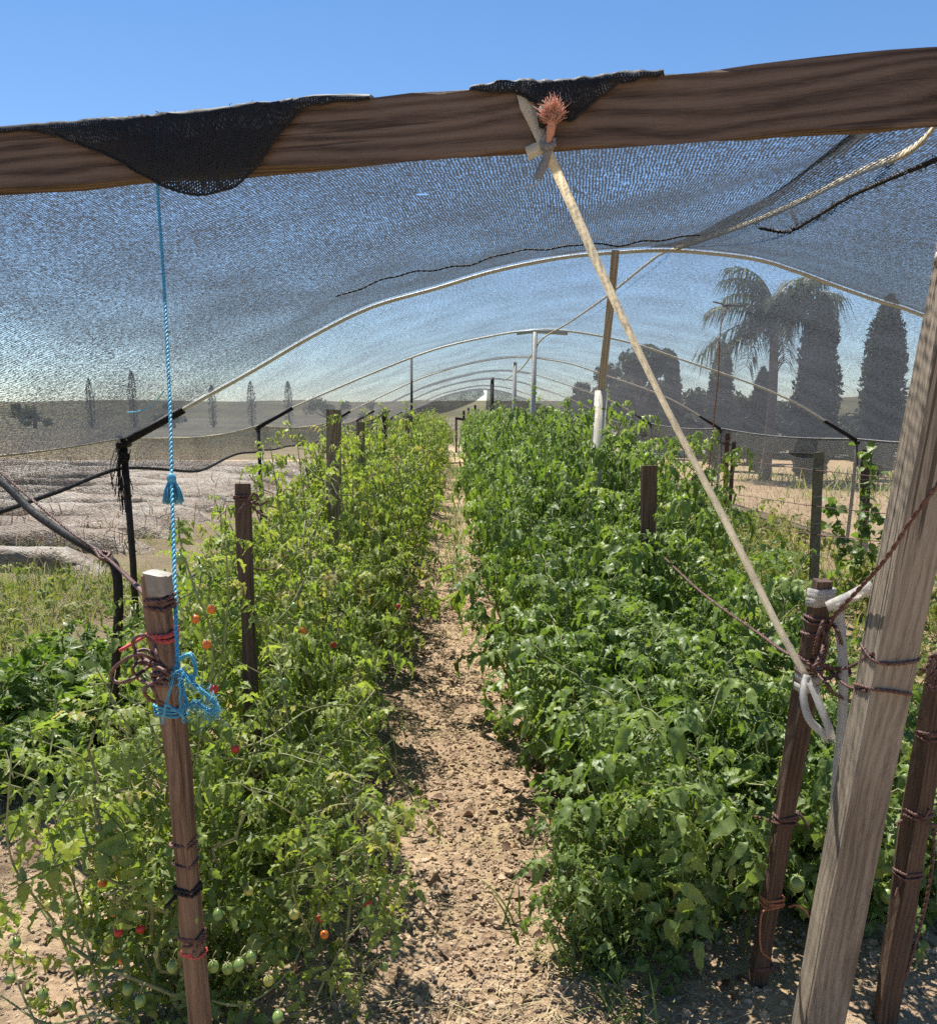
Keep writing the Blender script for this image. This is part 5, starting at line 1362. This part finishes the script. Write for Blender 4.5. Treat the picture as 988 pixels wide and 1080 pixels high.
# brown wires round the post
zP = lambda y: D(930, y, 1.78)[2]
w1, w2 = post.at_z(zP(693)), post.at_z(zP(737))
for l, tilt, lab in ((w1, .012, 'upper twisted brown wire bound round the weathered post'), (w2, -.010, 'lower twisted brown wire bound round the weathered post')):
    R = post.ring(l, 1.0, .0, .004); R = R + post.z * (tilt * np.sin(np.linspace(0, 2 * PI, len(R)) + .6))[:, None]; R = np.vstack([R, R[:2]])
    tag(MB().twist(R, .0026, 2, .022).build('post_wire', MT['wire']), lab, 'wire')
A = sR.at(sR.at_z(D(858, 705, 2.05)[2]), 0.03, -.03)
for l, y, lab in ((w1, 690, 'upper brown wire from the leaning stake to post'), (w2, 737, 'lower brown wire from the leaning stake to post')):
    e = post.at(l, -PW / 2 - .004, -PW / 2 * .6)
    tag(MB().twist(smooth([A, (A + e) / 2 + [0, 0, -.012], e], 8), .0026, 2, .022).build('tie_wire', MT['wire']), lab, 'wire')
# tangle at the right stake
mb = MB()
for pts in ([(858, 705), (866, 690), (872, 668), (880, 650), (892, 640)], [(862, 700), (880, 705), (896, 712), (890, 690), (884, 668), (876, 655)], [(860, 708), (872, 722), (880, 732), (897, 740)], [(852, 700), (862, 712), (874, 716), (886, 708)], [(865, 660), (872, 680), (866, 700), (858, 690)], [(868, 655), (862, 672), (858, 692)]):
    mb.twist(smooth([D(x, y, 2.0 - .04 * math.sin(k * 1.7 + y)) for k, (x, y) in enumerate(pts)], 8), .0030, 2, .03)
for y in (655, 672, 700, 712): mb.twist(sR.ring(sR.at_z(D(860, y, 2.05)[2]), 2, .005, .004), .0026, 2, .02)
tag(mb.build('wire_tangle', MT['wire']), 'dark tangle of brown wire at the leaning right stake', 'wire')
# long dark wire crossing the post
tag(MB().twist(smooth([D(1030, 455, 1.45), D(988, 512, 1.55), D(960, 550, 1.62), D(935, 588, 1.70), D(905, 622, 1.85), D(876, 652, 1.97)], 8), .0030, 2, .055).build('guy_wire', MT['wire']), 'dark twisted wire slanting across face of the weathered post', 'wire')
# wire between the two right stakes
s2r = STK['second_right']
a = s2r.at(s2r.at_z(P(686, 580, 3.9)[2]), .03, -.02)
tag(MB().twist(smooth([a, D(740, 625, 3.1), D(800, 668, 2.5), D(832, 690, 2.2), A], 8), .0032, 2, .04).build('row_wire', MT['wire']), 'twisted brown wire from the short flat stake to the leaning stake', 'wire')
wrap(s2r, P(685, 578, 3.9)[2], 2, 'wire', 'wire wound round the short flat stake', .003, .006)
zR = lambda y: D(830, y, 2.03 + (y - 612) / 443 * .3)[2]
wrap(sR, zR(864), 3, 'wire', 'brown wire wrap halfway down the leaning right stake', .003, .006, 2)
wrap(sR, zR(952), 3, 'orange', 'orange brown cord tied low on the leaning right stake', .0028, .006, 3, 'cord', 'cord_wrap')
wrap(sR, zR(1022), 3, 'wire', 'lowest brown wire wrap on the leaning right stake', .003, .006, 2)
tag(MB().twist(smooth([sR.at(sR.at_z(zR(862)), -.03, -.02), D(800, 862, 2.3), D(782, 860, 2.5)], 6), .0026, 2, .03).build('side_wire', MT['wire']), 'short wire reaching left from the leaning stake into leaves', 'wire')
tag(MB().tube(smooth([sR.at(sR.at_z(zR(950)), .03, -.03), D(840, 955, 2.2), D(850, 962, 2.2), D(853, 968, 2.2)], 6), .0028, 5).tube(smooth([sR.at(sR.at_z(zR(950)), -.02, -.03), D(803, 965, 2.2), D(802, 1000, 2.22), D(812, 1012, 2.24)], 6), .0024, 5).build('cord_ends', MT['orange']), 'loose orange brown cord ends hanging by the leaning stake', 'cord')
# wires at the stake beside the post
for y, l in ((765, 'wire wound near the top of the split stake by the post'), (855, 'dark wire wound round the middle of split stake by the post'), (925, 'thin wire wound low on the split stake by the post')):
    wrap(s3, D(965, y, 2.1)[2], 2.5, 'wire', l, .0028, .006, 2)
mb = MB()
e = post.at(w1, PW / 2 + .004, .02)
for pts in ([(978, 705), (984, 690), (990, 700), (982, 712)], [(980, 712), (988, 718), (984, 728), (977, 720)], [(976, 708), (970, 705)]):
    mb.twist(smooth([D(x, y, 1.86) for x, y in pts], 6), .003, 2, .02)
tag(mb.build('wire_tangle', MT['wire']), 'knotted dark wire ends to the right of the weathered post', 'wire')
mb = MB()
mb.twist(smooth([D(985, 870, 2.1), D(982, 920, 2.1), D(972, 970, 2.12), D(955, 1030, 2.15)], 8), .003, 2, .03)
tag(mb.build('hanging_wire', MT['wire']), 'loose dark wire trailing down beside the split stake', 'wire')
mb = MB()
mb.twist(smooth([D(945, 870, 2.05), D(960, 862, 2.1), D(985, 855, 2.12)], 6), .003, 2, .03)
tag(mb.build('short_wire', MT['wire']), 'short wire across the middle of the split stake', 'wire')
# leafy growth to the right of the post
plant('tomato_plant', VAR_R[2], (1.52, 3.0, gz(1.52, 3.0) - .01), 1.0, (.62, .62, .75), 'tomato plant half hidden behind the weathered post', 'tomato plant', GR)
plant('tomato_plant', VAR_R[4], (1.42, 2.5, gz(1.42, 2.5) - .01), 2.4, (.5, .5, .55), 'low tomato plant at the foot of split stake', 'tomato plant', GR)

# ------------------------------------------------------------------ camera, light, world
cd = bpy.data.cameras.new('camera'); cam = bpy.data.objects.new('camera', cd); COL.objects.link(cam)
M = Matrix(((rgt[0], upv[0], -fwd[0], CAM[0]), (rgt[1], upv[1], -fwd[1], CAM[1]), (rgt[2], upv[2], -fwd[2], CAM[2]), (0, 0, 0, 1)))
cam.matrix_world = M
cd.sensor_fit = 'HORIZONTAL'; cd.sensor_width = 36; cd.lens = 36 * F / 988
cd.shift_x = 0; cd.shift_y = (CY - 540) / 988
cd.clip_start = .05; cd.clip_end = 9000
scene.camera = cam

SUN = norm(np.array([-.20, .40, .89]))
sd = bpy.data.lights.new('sun', 'SUN'); sd.energy = 5.0; sd.angle = math.radians(.53); sd.color = (1.0, .955, .88)
so = bpy.data.objects.new('sun', sd); COL.objects.link(so); so.location = (0, 0, 30)
so.rotation_mode = 'QUATERNION'; so.rotation_quaternion = Vector(SUN).to_track_quat('Z', 'Y')
w = bpy.data.worlds.new('World'); scene.world = w; w.use_nodes = True
nt = w.node_tree; nt.nodes.clear()
sky = nt.nodes.new('ShaderNodeTexSky'); sky.sky_type = 'NISHITA'; sky.sun_disc = False
sky.sun_elevation = math.asin(SUN[2]); sky.sun_rotation = math.atan2(SUN[0], SUN[1]) % (2 * PI)
sky.air_density = 1.0; sky.dust_density = .05; sky.ozone_density = 1.6; sky.altitude = 1500
bg = nt.nodes.new('ShaderNodeBackground'); bg.inputs[1].default_value = .060
ow = nt.nodes.new('ShaderNodeOutputWorld')
tintn = nt.nodes.new('ShaderNodeMix'); tintn.data_type = 'RGBA'; tintn.blend_type = 'MULTIPLY'; tintn.inputs[0].default_value = 1.0
tcw = nt.nodes.new('ShaderNodeTexCoord'); spw = nt.nodes.new('ShaderNodeSeparateXYZ'); rpw = nt.nodes.new('ShaderNodeValToRGB')
nt.links.new(tcw.outputs['Generated'], spw.inputs[0]); nt.links.new(spw.outputs[2], rpw.inputs[0])
rpw.color_ramp.elements[0].position = 0.0; rpw.color_ramp.elements[0].color = (0.96, 1.0, 1.06, 1)
rpw.color_ramp.elements[1].position = 0.46; rpw.color_ramp.elements[1].color = (.64, .93, 1.12, 1)
nt.links.new(rpw.outputs[0], tintn.inputs[7])
nt.links.new(sky.outputs[0], tintn.inputs[6]); nt.links.new(tintn.outputs[2], bg.inputs[0]); nt.links.new(bg.outputs[0], ow.inputs[0])

vs = scene.view_settings
vs.view_transform = 'Standard'; vs.look = 'None'; vs.gamma = 1; vs.use_curve_mapping = False; vs.exposure = 1.25
cy = scene.cycles
cy.max_bounces = 7; cy.diffuse_bounces = 3; cy.glossy_bounces = 2; cy.transmission_bounces = 3; cy.transparent_max_bounces = 24
cy.use_denoising = False; cy.sample_clamp_indirect = 6
cy.caustics_reflective = False; cy.caustics_refractive = False
